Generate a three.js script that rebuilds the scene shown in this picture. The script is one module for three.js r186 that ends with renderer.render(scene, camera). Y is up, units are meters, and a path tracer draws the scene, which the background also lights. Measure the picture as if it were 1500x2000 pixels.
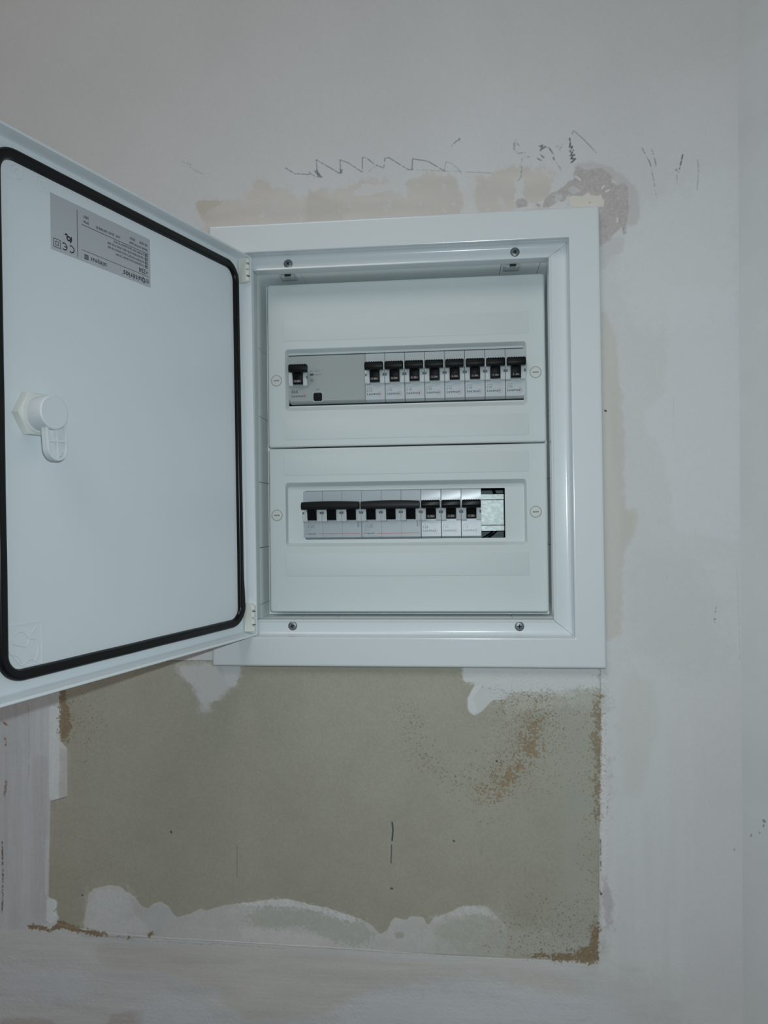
import * as THREE from 'three';
import { mergeGeometries, mergeVertices, toCreasedNormals } from 'three/addons/utils/BufferGeometryUtils.js';
import { RoundedBoxGeometry } from 'three/addons/geometries/RoundedBoxGeometry.js';
import { RectAreaLightUniformsLib } from 'three/addons/lights/RectAreaLightUniformsLib.js';

// ───────────────────────── camera, lights, exposure ─────────────────────────
const OY = 1.5;                                  // height of the board's centre above the floor
const scene = new THREE.Scene();
scene.background = new THREE.Color(0x000000);
const camera = new THREE.PerspectiveCamera(2 * Math.atan(1000 / 1444) * 180 / Math.PI, 0.75, 0.01, 20);
const camPos = new THREE.Vector3(0.045724, OY - 0.068565, 0.628841);
{
  const right = new THREE.Vector3(0.995167, -0.012043, -0.097459), up = new THREE.Vector3(0.013215, 0.999848, 0.011393), back = new THREE.Vector3(0.097307, -0.012625, 0.995174);
  camera.position.copy(camPos);
  camera.quaternion.setFromRotationMatrix(new THREE.Matrix4().makeBasis(right, up, back));
  camera.updateMatrixWorld(true);
}
const renderer = new THREE.WebGLRenderer({ antialias: true });
renderer.toneMapping = THREE.LinearToneMapping;
renderer.toneMappingExposure = 1.0;
renderer.shadowMap.enabled = true;
RectAreaLightUniformsLib.init();

// the phone's own flash, a little right of and above its lens
const flash = new THREE.SpotLight(new THREE.Color().setRGB(0.86, 1.0, 1.05), 0.485, 0, 72 * Math.PI / 180, 0.9, 2);
flash.position.set(0.0630, OY - 0.0418, 0.6288);
flash.target.position.set(0.063 + 0.09, OY - 0.0418 - 0.05, 0);
flash.castShadow = true; flash.shadow.radius = 0.2; flash.shadow.mapSize.set(2048, 2048); flash.shadow.camera.near = 0.02;
scene.add(flash, flash.target);
// the room's ceiling lamp (its mesh is built with the room)
const LAMP = new THREE.Vector3(-0.45, 2.66, 1.3), PANEL = 0.9;
const lampLight = new THREE.RectAreaLight(new THREE.Color().setRGB(1.0, 0.96, 0.93), 3.95, PANEL, PANEL);
lampLight.position.set(LAMP.x, LAMP.y - 0.004, LAMP.z); lampLight.lookAt(LAMP.x, 0, LAMP.z);
scene.add(lampLight);

// ───────────────────────── helpers ─────────────────────────
let seed = 12345;
const rnd = () => { seed = (seed * 1664525 + 1013904223) >>> 0; return seed / 4294967296; };
const names = {};
const numbered = (n) => { const k = names[n] = (names[n] ?? -1) + 1; return k ? `${n}_${String(k).padStart(3, '0')}` : n; };
function tag(o, label, category, group) { o.userData.label = label; if (category) o.userData.category = category; if (group) o.userData.group = group; return o; }
function thing(name, label, category, group) { const o = new THREE.Group(); o.name = numbered(name); scene.add(o); return tag(o, label, category, group); }
function obj(name, geo, mat, parent) {                 // geometry is given in millimetres
  const list = [].concat(geo);
  let g = list.length > 1 ? mergeGeometries(list.map((q) => { const c = q.index ? q.toNonIndexed() : q.clone(); if (!c.attributes.uv) c.setAttribute('uv', new THREE.Float32BufferAttribute(new Float32Array(c.attributes.position.count * 2), 2)); for (const k of Object.keys(c.attributes)) if (!['position', 'normal', 'uv'].includes(k)) c.deleteAttribute(k); c.clearGroups(); return c; })) : list[0].clone();
  g.scale(0.001, 0.001, 0.001);
  const m = new THREE.Mesh(g, mat); m.name = name; m.castShadow = m.receiveShadow = true;
  parent.add(m); return m;
}
function struct(name, mesh) { mesh.name = name; mesh.userData.kind = 'structure'; mesh.castShadow = mesh.receiveShadow = true; scene.add(mesh); return mesh; }
const box = (x0, x1, y0, y1, z0, z1, r = 0) => (r ? new RoundedBoxGeometry(x1 - x0, y1 - y0, z1 - z0, 2, r) : new THREE.BoxGeometry(x1 - x0, y1 - y0, z1 - z0)).translate((x0 + x1) / 2, (y0 + y1) / 2, (z0 + z1) / 2);
// rounded rectangle as points
function rr(x0, x1, y0, y1, r, k = 5) {
  const p = [];
  for (const [cx, cy, a] of [[x1 - r, y1 - r, 0], [x0 + r, y1 - r, 1], [x0 + r, y0 + r, 2], [x1 - r, y0 + r, 3]])
    for (let i = 0; i <= k; i++) { const t = (a + i / k) * Math.PI / 2; p.push([cx + r * Math.cos(t), cy + r * Math.sin(t)]); }
  return p;
}
// skin over rings of equally many points; rings are [points, z]
function loft(rings, { capA = false, capB = false, closed = false, crease = 0.6 } = {}) {
  const pos = [], n = rings[0][0].length, R = rings.map(([p, z]) => p.map(([x, y, dz]) => [x, y, z + (dz ?? 0)]));
  const tri = (a, b, c) => pos.push(...a, ...b, ...c);
  const last = closed ? R.length : R.length - 1;
  for (let i = 0; i < last; i++) { const A = R[i], B = R[(i + 1) % R.length]; for (let j = 0; j < n; j++) { const k = (j + 1) % n; tri(A[j], A[k], B[k]); tri(A[j], B[k], B[j]); } }
  const cap = (ring, flip) => { const f = THREE.ShapeUtils.triangulateShape(ring.map(([x, y]) => new THREE.Vector2(x, y)), []); for (const [a, b, c] of f) flip ? tri(ring[a], ring[c], ring[b]) : tri(ring[a], ring[b], ring[c]); };
  if (capA) cap(R[0], true);
  if (capB) cap(R[R.length - 1], false);
  let g = new THREE.BufferGeometry();
  g.setAttribute('position', new THREE.Float32BufferAttribute(pos, 3));
  const uv = []; for (let i = 0; i < pos.length; i += 3) uv.push(pos[i] * 0.001, pos[i + 1] * 0.001);
  g.setAttribute('uv', new THREE.Float32BufferAttribute(uv, 2));
  g = toCreasedNormals(g, crease);
  return g;
}
const rect = (x0, x1, y0, y1, r, z, k) => [rr(x0, x1, y0, y1, Math.max(r, 0.05), k), z];
// extrusion of a (y, z) side profile across x
function sideExtrude(pts, x0, x1, bevel = 0, crease = 0.3) {
  const s = new THREE.Shape(pts.map(([y, z]) => new THREE.Vector2(-z, y)));
  const g = new THREE.ExtrudeGeometry(s, { depth: x1 - x0 - 2 * bevel, bevelEnabled: bevel > 0, bevelThickness: bevel, bevelSize: bevel, bevelOffset: -bevel, bevelSegments: 2, curveSegments: 6 });
  g.rotateY(Math.PI / 2);                       // (a, b, depth) -> (depth, b, -a)
  g.translate(x0 + bevel, 0, 0);
  return toCreasedNormals(g, crease);
}
function frontExtrude(shape, z0, z1, bevel = 0) {
  const g = new THREE.ExtrudeGeometry(shape, { depth: z1 - z0 - bevel, bevelEnabled: bevel > 0, bevelThickness: bevel, bevelSize: bevel, bevelOffset: -bevel, bevelSegments: 2, curveSegments: 8 });
  g.translate(0, 0, z0); return g;
}
const shapeOf = (pts) => new THREE.Shape(pts.map(([x, y]) => new THREE.Vector2(x, y)));
function canvasMap(w, h, draw) {
  const c = document.createElement('canvas'); c.width = w; c.height = h;
  draw(c.getContext('2d'), w, h);
  const t = new THREE.CanvasTexture(c); t.colorSpace = THREE.SRGBColorSpace; t.anisotropy = 8; return t;
}
function planarUV(g, x0, x1, y0, y1) {           // in mm, before obj()
  const p = g.attributes.position, uv = new Float32Array(p.count * 2);
  for (let i = 0; i < p.count; i++) { uv[2 * i] = (p.getX(i) - x0) / (x1 - x0); uv[2 * i + 1] = (p.getY(i) - y0) / (y1 - y0); }
  g.setAttribute('uv', new THREE.BufferAttribute(uv, 2)); return g;
}
const hash = (x, y, s) => { let h = Math.imul(x, 374761393) ^ Math.imul(y, 668265263) ^ Math.imul(s, 2147483647 - 1013); h = Math.imul(h ^ (h >>> 13), 1274126177); return ((h ^ (h >>> 16)) >>> 0) / 4294967296; };
function vn(x, y, s) {
  const xi = Math.floor(x), yi = Math.floor(y); let fx = x - xi, fy = y - yi; fx = fx * fx * (3 - 2 * fx); fy = fy * fy * (3 - 2 * fy);
  const a = hash(xi, yi, s), b = hash(xi + 1, yi, s), c = hash(xi, yi + 1, s), d = hash(xi + 1, yi + 1, s);
  return a + (b - a) * fx + (c - a) * fy + (a - b - c + d) * fx * fy;
}
const fbm = (x, y, s, o = 4) => { let t = 0, a = 0.5, n = 0; for (let i = 0; i < o; i++) { t += a * vn(x, y, s + i * 17); n += a; x *= 2.03; y *= 2.03; a *= 0.5; } return t / n; };
const sstep = (a, b, x) => { const t = Math.min(1, Math.max(0, (x - a) / (b - a))); return t * t * (3 - 2 * t); };

// ───────────────────────── materials ─────────────────────────
const std = (o) => new THREE.MeshStandardMaterial(o), phy = (o) => new THREE.MeshPhysicalMaterial(o);
function grainBump(size, cell, s) {               // fine orange-peel relief for moulded and powder-coated surfaces
  const d = new Uint8Array(size * size * 4);
  for (let y = 0; y < size; y++) for (let x = 0; x < size; x++) { const v = 255 * (0.6 * vn(x / cell, y / cell, s) + 0.4 * hash(x, y, s)); const i = (y * size + x) * 4; d[i] = d[i + 1] = d[i + 2] = v; d[i + 3] = 255; }
  const t = new THREE.DataTexture(d, size, size); t.wrapS = t.wrapT = THREE.RepeatWrapping; t.magFilter = t.minFilter = THREE.LinearFilter; t.needsUpdate = true; return t;
}
const peel = grainBump(256, 4, 3); peel.repeat.set(12, 12);
const M = {
  paint: phy({ color: '#d2d9dc', roughness: 0.2, bumpMap: peel, bumpScale: 0.000016 }),
  paintDoor: phy({ color: '#dae2e6', roughness: 0.26, bumpMap: peel, bumpScale: 0.000016 }),
  cover: std({ color: '#c7cfd0', roughness: 0.55, bumpMap: peel, bumpScale: 0.000016 }),
  enclosure: std({ color: '#eef4f4', roughness: 0.45 }),
  back: std({ color: '#5d6b6e', roughness: 0.6 }),
  cap: std({ color: '#c6cac6', roughness: 0.5 }),
  slot: std({ color: '#878c8a', roughness: 0.7 }),
  gasket: phy({ color: '#07090b', roughness: 0.3, specularIntensity: 0.6 }),
  hinge: std({ color: '#dcdfd8', roughness: 0.5 }),
  lock: std({ color: '#d4dadd', roughness: 0.42 }),
  nut: std({ color: '#d9dcd8', roughness: 0.45 }),
  housing: std({ color: '#adb5b8', roughness: 0.27 }),
  housingGrey: std({ color: '#9aa2a3', roughness: 0.5 }),
  housingBlue: std({ color: '#a2acb1', roughness: 0.42 }),
  toggle: phy({ color: '#06080a', roughness: 0.38, specularIntensity: 0.4 }),
  mark: std({ color: '#5e676b', roughness: 0.6 }),
  screw: std({ color: '#7d8385', roughness: 0.42, metalness: 0.7 }),
  recess: std({ color: '#15181a', roughness: 0.8 }),
  cheek: std({ color: '#c2c9cb', roughness: 0.5 }),
  clip: std({ color: '#a9b3b4', roughness: 0.5 }),
  cable: std({ color: '#0a0c0e', roughness: 0.45 }),
};
// ───────────────────────── the room ─────────────────────────
// The far wall is patched plasterboard: its colour and relief are laid down in millimetres on the wall, x to the right and y down from the board's centre.
const WX0 = -430, WY0 = -465, WW = 715, WH = 1030, TH = 2048, S = TH / WH, TW = Math.round(WW * S), NP = TW * TH;
const rgb = [new Float32Array(NP), new Float32Array(NP), new Float32Array(NP)], hgt = new Float32Array(NP);
const PX = (x) => (x - WX0) * S, PY = (y) => (y - WY0) * S;
const field = (f) => { const a = new Float32Array(NP); for (let y = 0, i = 0; y < TH; y++) for (let x = 0; x < TW; x++, i++) a[i] = f(x / S, y / S); return a; };   // f in mm
const nFine = field((x, y) => fbm(x / 1.6, y / 1.6, 1, 2)), nEdge = field((x, y) => 0.5 + 1.35 * (0.58 * fbm(x / 7, y / 7, 2, 3) + 0.42 * fbm(x / 1.9, y / 1.9, 8, 3) - 0.5)), nRag = field((x, y) => 0.5 + 1.5 * (0.35 * fbm(x / 6, y / 6, 12, 3) + 0.65 * fbm(x / 1.3, y / 1.3, 13, 3) - 0.5)), nBig = field((x, y) => fbm(x / 70, y / 70, 3, 4));
const nHor = field((x, y) => fbm(x / 60, y / 9, 4, 4)), nVer = field((x, y) => fbm(x / 7, y / 90, 5, 4)), nGrain = field((x, y) => hash(Math.floor(x * S), Math.floor(y * S), 9));
const nScr = field((x, y) => fbm(x / 30 + 0.2 * y, y / 1.6, 21, 3)), nScrV = field((x, y) => fbm(x / 1.6, y / 30, 22, 3));
const nBlot = field((x, y) => fbm(x / 22, y / 22, 6, 3));
for (let i = 0; i < NP; i++) {
  const t = (nBig[i] - 0.5) * 8 + (nFine[i] - 0.5) * 3;
  rgb[0][i] = 203 + t; rgb[1][i] = 204 + t; rgb[2][i] = 205 + t;
  hgt[i] = (nFine[i] - 0.5) * 0.12 + (nBlot[i] - 0.5) * 0.3;
}
function raster(draw) {
  const c = document.createElement('canvas'); c.width = TW; c.height = TH; const g = c.getContext('2d');
  g.fillStyle = '#fff'; g.strokeStyle = '#fff'; g.lineCap = g.lineJoin = 'round'; draw(g);
  const d = g.getImageData(0, 0, TW, TH).data, a = new Float32Array(NP);
  for (let i = 0; i < NP; i++) a[i] = d[4 * i + 3] / 255;
  return a;
}
function blur(a, r) {
  if (r < 1) return a;
  r = Math.round(r); const b = new Float32Array(NP), w = 2 * r + 1;
  for (let pass = 0; pass < 2; pass++) {
    for (let y = 0; y < TH; y++) { let s = 0; const o = y * TW; for (let x = -r; x <= r; x++) s += a[o + Math.min(TW - 1, Math.max(0, x))]; for (let x = 0; x < TW; x++) { b[o + x] = s / w; s += a[o + Math.min(TW - 1, x + r + 1)] - a[o + Math.max(0, x - r)]; } }
    for (let x = 0; x < TW; x++) { let s = 0; for (let y = -r; y <= r; y++) s += b[Math.min(TH - 1, Math.max(0, y)) * TW + x]; for (let y = 0; y < TH; y++) { a[y * TW + x] = s / w; s += b[Math.min(TH - 1, y + r + 1) * TW + x] - b[Math.max(0, y - r) * TW + x]; } }
  }
  return a;
}
const path = (g, flat, close = true) => { g.beginPath(); for (let i = 0; i < flat.length; i += 2) g[i ? 'lineTo' : 'moveTo'](PX(flat[i]), PY(flat[i + 1])); if (close) g.closePath(); };
// polys in mm; soft = blur in mm; rough = how much the noise frays the edge; w = width of the threshold
function area(polys, { soft = 1.5, rough = 0.5, w = 0.12, noise = nEdge } = {}) {
  const a = blur(raster((g) => { for (const p of polys) { path(g, p); g.fill(); } }), soft * S);
  for (let i = 0; i < NP; i++) if (a[i] > 0) a[i] = sstep(0.5 - w, 0.5 + w, a[i] + rough * (noise[i] - 0.5));
  return a;
}
function lay(mask, color, opacity = 1, dh = 0, vary = null, amount = 0) {
  for (let i = 0; i < NP; i++) {
    const m = mask[i]; if (m <= 0) continue;
    const t = vary ? (vary[i] - 0.5) * amount : 0, k = m * opacity;
    for (let c = 0; c < 3; c++) rgb[c][i] += (color[c] + t - rgb[c][i]) * k;
    hgt[i] += dh * m;
  }
}
function strokes(lines, width, color, opacity, broken = 0) {
  const a = raster((g) => { g.lineWidth = width * S; for (const l of lines) { path(g, l, false); g.stroke(); } });
  if (broken) for (let i = 0; i < NP; i++) if (a[i]) a[i] *= sstep(broken - 0.16, broken + 0.2, nRag[i]);
  lay(a, color, opacity, 0);
}
function specks(n, where, size, color, opacity, mask) {  // where() -> [x, y] in mm
  const a = raster((g) => { for (let k = 0; k < n; k++) { const p = where(); if (!p) continue; const s = size * (0.4 + rnd() * rnd() * 1.6), t = rnd() * 3.14; g.beginPath(); g.ellipse(PX(p[0]), PY(p[1]), s * S, s * S * (0.4 + 0.5 * rnd()), t, 0, 6.3); g.fill(); } });
  if (mask) for (let i = 0; i < NP; i++) a[i] *= mask[i];
  lay(a, color, opacity, -0.1);
}
const along = (pts, spread) => () => { const k = Math.floor(rnd() * (pts.length / 2 - 1)) * 2, t = rnd(), q = () => (rnd() + rnd() + rnd() - 1.5) * spread; return [pts[k] + (pts[k + 2] - pts[k]) * t + q(), pts[k + 1] + (pts[k + 3] - pts[k + 1]) * t + q()]; };

// brighter filler skimmed to the right of the board and thin beige paper showing along its right edge
lay(area([[226.8, -124.8, 280.2, -122.5, 278.5, 89.8, 227.5, 80.8, 220.2, 20.9, 204.1, -9.5, 202.2, -22.5, 221.1, -34.8]], { soft: 3, rough: 1.1, w: 0.4 }), [206, 209, 213], 0.75, 0.1);
lay(area([[194.4, -186.8, 282.1, -233.5, 279.7, -97, 197.1, -91.6, 181.1, -144.1]], { soft: 10, rough: 1.0, w: 0.5 }), [208, 212, 213], 0.7, 0.1);
lay(area([[168, -114.3, 180.3, -92.2, 181.4, -83.5, 184.5, -40.2, 187.3, -1.3, 186.5, 46, 187.1, 65.3, 194.7, 59, 198.7, 67.6, 194.3, 80.4, 186.6, 97.5, 183.3, 118.9, 184.2, 140.4, 181.3, 166.1, 163.6, 174.7]], { soft: 2.6, rough: 0.9, w: 0.35 }), [193, 191, 185], 0.85, -0.15, nVer, 12);
lay(area([[187.8, 97.5, 219.1, 89.2, 259.6, 127.7, 270.5, 203.7, 217.4, 191.5, 188.7, 174.6]], { soft: 12, rough: 1.2, w: 0.5 }), [197, 199, 197], 0.8, 0);
lay(area([[180.1, 187.5, 211.3, 187.3, 227, 360.6, 225, 482.7, 163, 486, 170.4, 277.3]], { soft: 9, rough: 1.1, w: 0.45, noise: nVer }), [206, 209, 209], 0.6, 0.2, nVer, 12);
lay(area([[184.2, 191.7, 211, 204.3, 212.5, 242.5, 195, 302.3, 180.4, 302.7, 177.3, 234.5]], { soft: 6, rough: 1.2, w: 0.4, noise: nVer }), [193, 194, 188], 0.5, 0);
// beige paper band above the board with filler dragged across
lay(area([[-182.1, -216.7, -181.1, -218.9, -159.6, -218.7, -140.9, -220, -134.3, -225.1, -127.8, -228.3, -126.8, -234.7, -121.3, -235.3, -116.6, -234.1, -113, -226.6, -99.3, -223.1, -92.4, -218.7, -82.4, -216.3, -81, -221.2, -58.2, -222.2, -40.1, -222.1, -39.1, -228.3, -17.5, -229.3, -12.1, -231.2, -12.2, -221, 5.5, -214.6, 7, -227, 27, -231.7, 41.1, -230, 49.9, -224.6, 53.2, -212.8, 55.4, -215.4, 64.3, -223.7, 73.1, -226.8, 101.4, -234.8, 122.9, -230, 130.5, -220, 131.1, -207.6, 124.8, -186.1, -173.9, -187.8, -176.1, -201.7]], { soft: 2.6, rough: 1.7, w: 0.4 }), [198, 192, 185], 0.85, -0.25, nHor, 16);
lay(area([[-81.9, -223, -81.3, -192.3, -54, -190.9, -40.3, -208.1, -62.8, -214.8]], { soft: 3, rough: 0.6, w: 0.4 }), [186, 180, 172], 0.4, 0);
lay(area([[-183, -216.8, -179.2, -219.3, -164.2, -218.5, -154.9, -217.1, -171.3, -209.7, -174.7, -204.4, -179.3, -209.2]], { soft: 1.2, rough: 0.5, w: 0.2 }), [186, 181, 170], 0.7, -0.1);
lay(area([[-120.9, -225.2, -119.6, -219.2, -114.6, -210.3, -116.5, -204.1, -113.3, -203, -111.3, -212, -117.7, -219.6, -118.6, -225.1]], { soft: 1, rough: 0.6, w: 0.3 }), [200, 198, 194], 0.6, 0.15);
lay(area([[51.2, -225.4, 67.4, -223.6, 64.5, -206, 69.5, -191.2, 52.1, -192.1, 55.3, -205.2], [100.4, -227, 107.3, -224.4, 105.1, -191.5, 99.1, -191.8], [-40.1, -218, -33.3, -224.8, -15.3, -226.9, -4.2, -218.7, -35.7, -215.1]], { soft: 2.2, rough: 1.3, w: 0.3 }), [205, 206, 206], 0.8, 0.3);
lay(area([[105.4, -210, 109.6, -202.7, 117.3, -200.5, 122.5, -203.7, 125, -198.3, 105.2, -195.9]], { soft: 1.2, rough: 1, w: 0.3 }), [208, 210, 210], 0.7, 0.2);
// grey mortar patch by the upper right corner with its halo
lay(area([[149.4, -232.9, 165.6, -233.6, 180.3, -228.4, 191.5, -219.5, 201.4, -207.2, 202.8, -186.4, 199.3, -177.9, 190, -176.2, 192.5, -199.9, 182.3, -217.9, 169.7, -226.4, 150.7, -228.4]], { soft: 2, rough: 0.7, w: 0.3 }), [190, 187, 187], 0.8, -0.1);
const mortar = area([[149.3, -225, 151.5, -230.1, 161.3, -227.4, 171.9, -228, 180.2, -221.5, 182.3, -217.9, 178.8, -215.4, 184.7, -212.5, 190.6, -214.8, 194.3, -207.6, 194.1, -194.6, 193.1, -186.9, 192.2, -178.3, 190.8, -169.7, 188.7, -171.5, 187.5, -177.6, 184.5, -173.4, 180.7, -170.2, 176.4, -165.2, 169.6, -162, 160.3, -162.5, 160.8, -195.1, 145.9, -197.2, 144.4, -206, 143, -203.5, 138.7, -199.4, 135.3, -202.2, 131.8, -198, 121.5, -197.2, 125.9, -202.7, 129.5, -210.4, 133.8, -211.4, 141.5, -214.1, 145, -218.7, 148.8, -219.8], [100.5, -204.1, 106.2, -206, 110, -202.7, 110.8, -199.1, 100, -197.9], [113, -199, 120.3, -201.2, 120.7, -197.7]], { soft: 1.2, rough: 1.2, w: 0.2 });
lay(mortar, [179, 173, 173], 0.95, -0.5, nFine, 22);
lay(area([[144.3, -205.2, 147.3, -206.3, 156.7, -205.4, 161.4, -209, 161.8, -205.1, 169.4, -204.2, 171.9, -206.3, 171.9, -202.3, 174.8, -200, 173.9, -195.7, 176, -194.7, 145.9, -195.5]], { soft: 0.8, rough: 0.6, w: 0.2 }), [210, 207, 198], 1, 0.4);
lay(area([[144.9, -213, 150.4, -213.6, 156.7, -208.9, 148.2, -206.7, 145.2, -208.6], [132.4, -207.6, 138.8, -208.1, 140.5, -203.6, 135.3, -200.4, 131.9, -199.7]], { soft: 0.8, rough: 0.8, w: 0.3 }), [197, 196, 196], 0.8, 0.1);
specks(60, () => [[148.5, -224.2][0] + rnd() * 46, [148.5, -224.2][1] + rnd() * 60], 0.45, [205, 204, 202], 0.8, mortar);
specks(45, () => [[148.5, -224.2][0] + rnd() * 46, [148.5, -224.2][1] + rnd() * 60], 0.35, [96, 92, 92], 0.7, mortar);
strokes([[150.1, -222.3, 154.3, -219], [172, -210.6, 173.7, -212.7], [175.4, -207.8, 177.9, -209], [184.3, -184.3, 184.2, -181.7]], 1.6, [214, 213, 210], 0.9);
lay(area([[168.7, -162.1, 179.4, -167.6, 189.9, -168.8, 187.6, -155.9, 179.1, -152.9, 175.2, -144.4, 168.4, -140.4]], { soft: 2, rough: 0.8, w: 0.3 }), [192, 191, 192], 0.7, -0.1);

// the bare board below the distribution board
const board = area([[-311.9, 190.6, -312.4, 263.3, -305.7, 269.6, -306, 312.7, -322, 317.7, -322.7, 351.7, -324.4, 379.3, -325.5, 403.1, -317.8, 405.6, -316.4, 412.8, -319.8, 416.6, -314, 421, -315.5, 426.5, -292.9, 430.6, -266.6, 432.7, -226.4, 434.6, -179.7, 435.3, -70.1, 436.8, 31.5, 439.3, 104.7, 439.4, 158.2, 439.6, 159.2, 405.5, 160.7, 362.9, 162.4, 277.5, 164, 226.1, 164.2, 187.6]], { soft: 0.7, rough: 0.35, w: 0.2 });
lay(board, [163, 161, 147], 1, -0.9, nFine, 9);
for (let i = 0; i < NP; i++) if (board[i] > 0) { const t = board[i] * ((nBlot[i] - 0.5) * 7 + (nBig[i] - 0.5) * 5 + (nRag[i] - 0.5) * 4); rgb[0][i] += t; rgb[1][i] += t; rgb[2][i] += t; }
// grey, rubbed paper on its right side
lay(area([[84.4, 211.9, 163.8, 211.1, 162.2, 320.2, 144.5, 320.7, 130, 303.9, 128.1, 286.8, 107, 278.6, 72.4, 296.7, 94.3, 265.9, 111.9, 235.4]], { soft: 9, rough: 0.9, w: 0.4 }), [164, 166, 155], 0.8, 0.1);
lay(area([[129.4, 286.8, 162.4, 303.1, 160.5, 431, 87.7, 434.2, 124.5, 389.8, 130.4, 359.6]], { soft: 5, rough: 0.8, w: 0.35 }), [164, 166, 156], 0.75, 0.1, nBlot, 10);
// filler lobes
lay(area([[-184.4, 192, -144.9, 191.8, -145.5, 205.2, -149.8, 212.9, -155.8, 215.2, -159.1, 221.1, -166.1, 223.9, -172.2, 230.3, -177.8, 237.1, -181.1, 235.8, -183.3, 225.9, -189.3, 214.7, -196.2, 205.7, -205.5, 196.7, -214.9, 192.2]], { soft: 4, rough: 0.8, w: 0.38 }), [197, 197, 197], 0.92, 0.8);
lay(area([[-163.5, 192.3, -145.4, 192.2, -145.5, 203.9, -149.8, 212.9, -156.3, 215.7, -159, 207.6]], { soft: 1.5, rough: 0.6, w: 0.3 }), [201, 202, 202], 0.8, 0.2);
lay(area([[50.1, 188.3, 49.4, 201.4, 50.2, 206.6, 60.7, 207.4, 56.2, 214.4, 53.1, 221.4, 53.4, 230.1, 58.5, 235.7, 65.5, 231.7, 71.2, 225.1, 76, 222, 84.2, 221.5, 90.8, 214.9, 92, 188]], { soft: 0.9, rough: 0.5, w: 0.2 }), [203, 206, 206], 0.9, 0.3);
lay(area([[76.1, 188.1, 79.9, 219.4, 107.9, 216.4, 137.6, 217.9, 163.8, 213.3, 164.6, 187.6]], { soft: 5, rough: 1.4, w: 0.35, noise: nRag }), [203, 206, 206], 0.9, 0.4);
lay(area([[84.2, 223.6, 95.1, 211.8, 124.9, 214.5, 163.9, 209, 166.9, 228.2, 133.2, 226.5, 90.5, 231.4]], { soft: 7, rough: 1, w: 0.5 }), [181, 183, 174], 0.85, -0.2);
lay(area([[52.7, 221.4, 58, 212.2, 65.9, 207.8, 64.9, 212.1, 58.8, 219.6, 61.2, 231.7, 58.5, 235.7, 53.4, 231]], { soft: 1, rough: 0.4, w: 0.3 }), [207, 210, 211], 0.8, 0.3);
// filler hump along the bottom
const hump = area([[-293.9, 436.6, -291.4, 426.4, -288.9, 412.2, -286.9, 399.9, -281.6, 394.2, -267.7, 390.5, -257.2, 391.1, -251.6, 395.8, -244, 400.1, -237.5, 408, -230.9, 410.4, -226.1, 405.3, -219.5, 403.2, -213, 407, -208.4, 413.6, -205.1, 416.6, -192.5, 413, -182.2, 407.6, -179, 409.8, -162.7, 404.7, -141.5, 401.2, -124, 398.3, -104.9, 396.7, -87.7, 400.5, -69.7, 402.9, -51, 408.7, -42.1, 411, -30.6, 416.7, -24.5, 423.9, -18.2, 420.5, -14.6, 412.5, -11.5, 409.3, -0.1, 410.6, 0.9, 407.5, 12.7, 407.5, 17, 414.7, 22.3, 408, 36.3, 402.7, 45.1, 398, 55.9, 396.3, 67.6, 396.7, 73.5, 402.9, 81.6, 411.2, 85.7, 421.4, 81.2, 438.8, -70.1, 437.7, -226.4, 435.5]], { soft: 0.8, rough: 0.35, w: 0.2 });
lay(hump, [194, 195, 193], 0.93, 0.35, nHor, 18);
lay(area([[-142.5, 413.2, -124.1, 401.4, -87.8, 404.4, -43, 413.7, -25.4, 426.1, -43.3, 434.7, -70.1, 432.4, -88, 420.8, -133.4, 422.7]], { soft: 3, rough: 1.6, w: 0.4, noise: nFine }), [174, 177, 168], 0.75, -0.2);
lay(area([[27.5, 413, 58, 400.9, 77.5, 398.5, 92.2, 414.7, 159.8, 418.2, 159.5, 441.6, 44.6, 437, 22.9, 428.4]], { soft: 6, rough: 0.9, w: 0.5 }), [175, 176, 166], 0.85, -0.2, nFine, 12);
lay(area([[-254.4, 397.3, -238, 410.3, -231, 419, -249.9, 422, -261.7, 413.4]], { soft: 3, rough: 0.8, w: 0.4 }), [180, 181, 180], 0.6, 0);
lay(area([[-12.1, 422, -5.5, 420.9, -2, 424.7, -9.9, 426.7]], { soft: 1, rough: 1, w: 0.3 }), [165, 160, 148], 0.7, 0);
lay(area([[-292.9, 433.8, -288.9, 410.9, -282.1, 397, -260.1, 392.1, -248.8, 400.3, -244.2, 417.3, -235.7, 421.5, -228.3, 433.8, -273.8, 433]], { soft: 3, rough: 1.2, w: 0.5 }), [206, 208, 211], 0.6, 0.1);
lay(area([[-233.8, 414.6, -226.1, 406.6, -217.7, 404.5, -207.4, 415.8, -212.2, 427.3, -226.4, 431, -233.8, 424.1]], { soft: 2, rough: 0.9, w: 0.4 }), [187, 189, 193], 0.55, 0.1);
lay(area([[-160.9, 405.9, -124.1, 398.7, -103.5, 397.5, -69.7, 403.7, -43, 412.4, -47.5, 415.2, -87.8, 404.4, -124.1, 403.6]], { soft: 1.6, rough: 1.3, w: 0.3, noise: nRag }), [211, 213, 213], 0.75, 0.2);
lay(area([[-147.2, 424.6, -106.1, 426, -65.5, 428.7, -64.7, 436.6, -115.3, 435.2, -147.3, 433.9]], { soft: 2.5, rough: 1.2, w: 0.4 }), [207, 207, 205], 0.6, 0.1);
lay(area([[1.3, 408.4, 23.2, 409.3, 47.3, 397.9, 66.7, 397.6, 77.3, 408.8, 62.3, 403.4, 36.3, 406.1]], { soft: 2, rough: 1.1, w: 0.35, noise: nRag }), [206, 207, 205], 0.6, 0.1);
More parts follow.
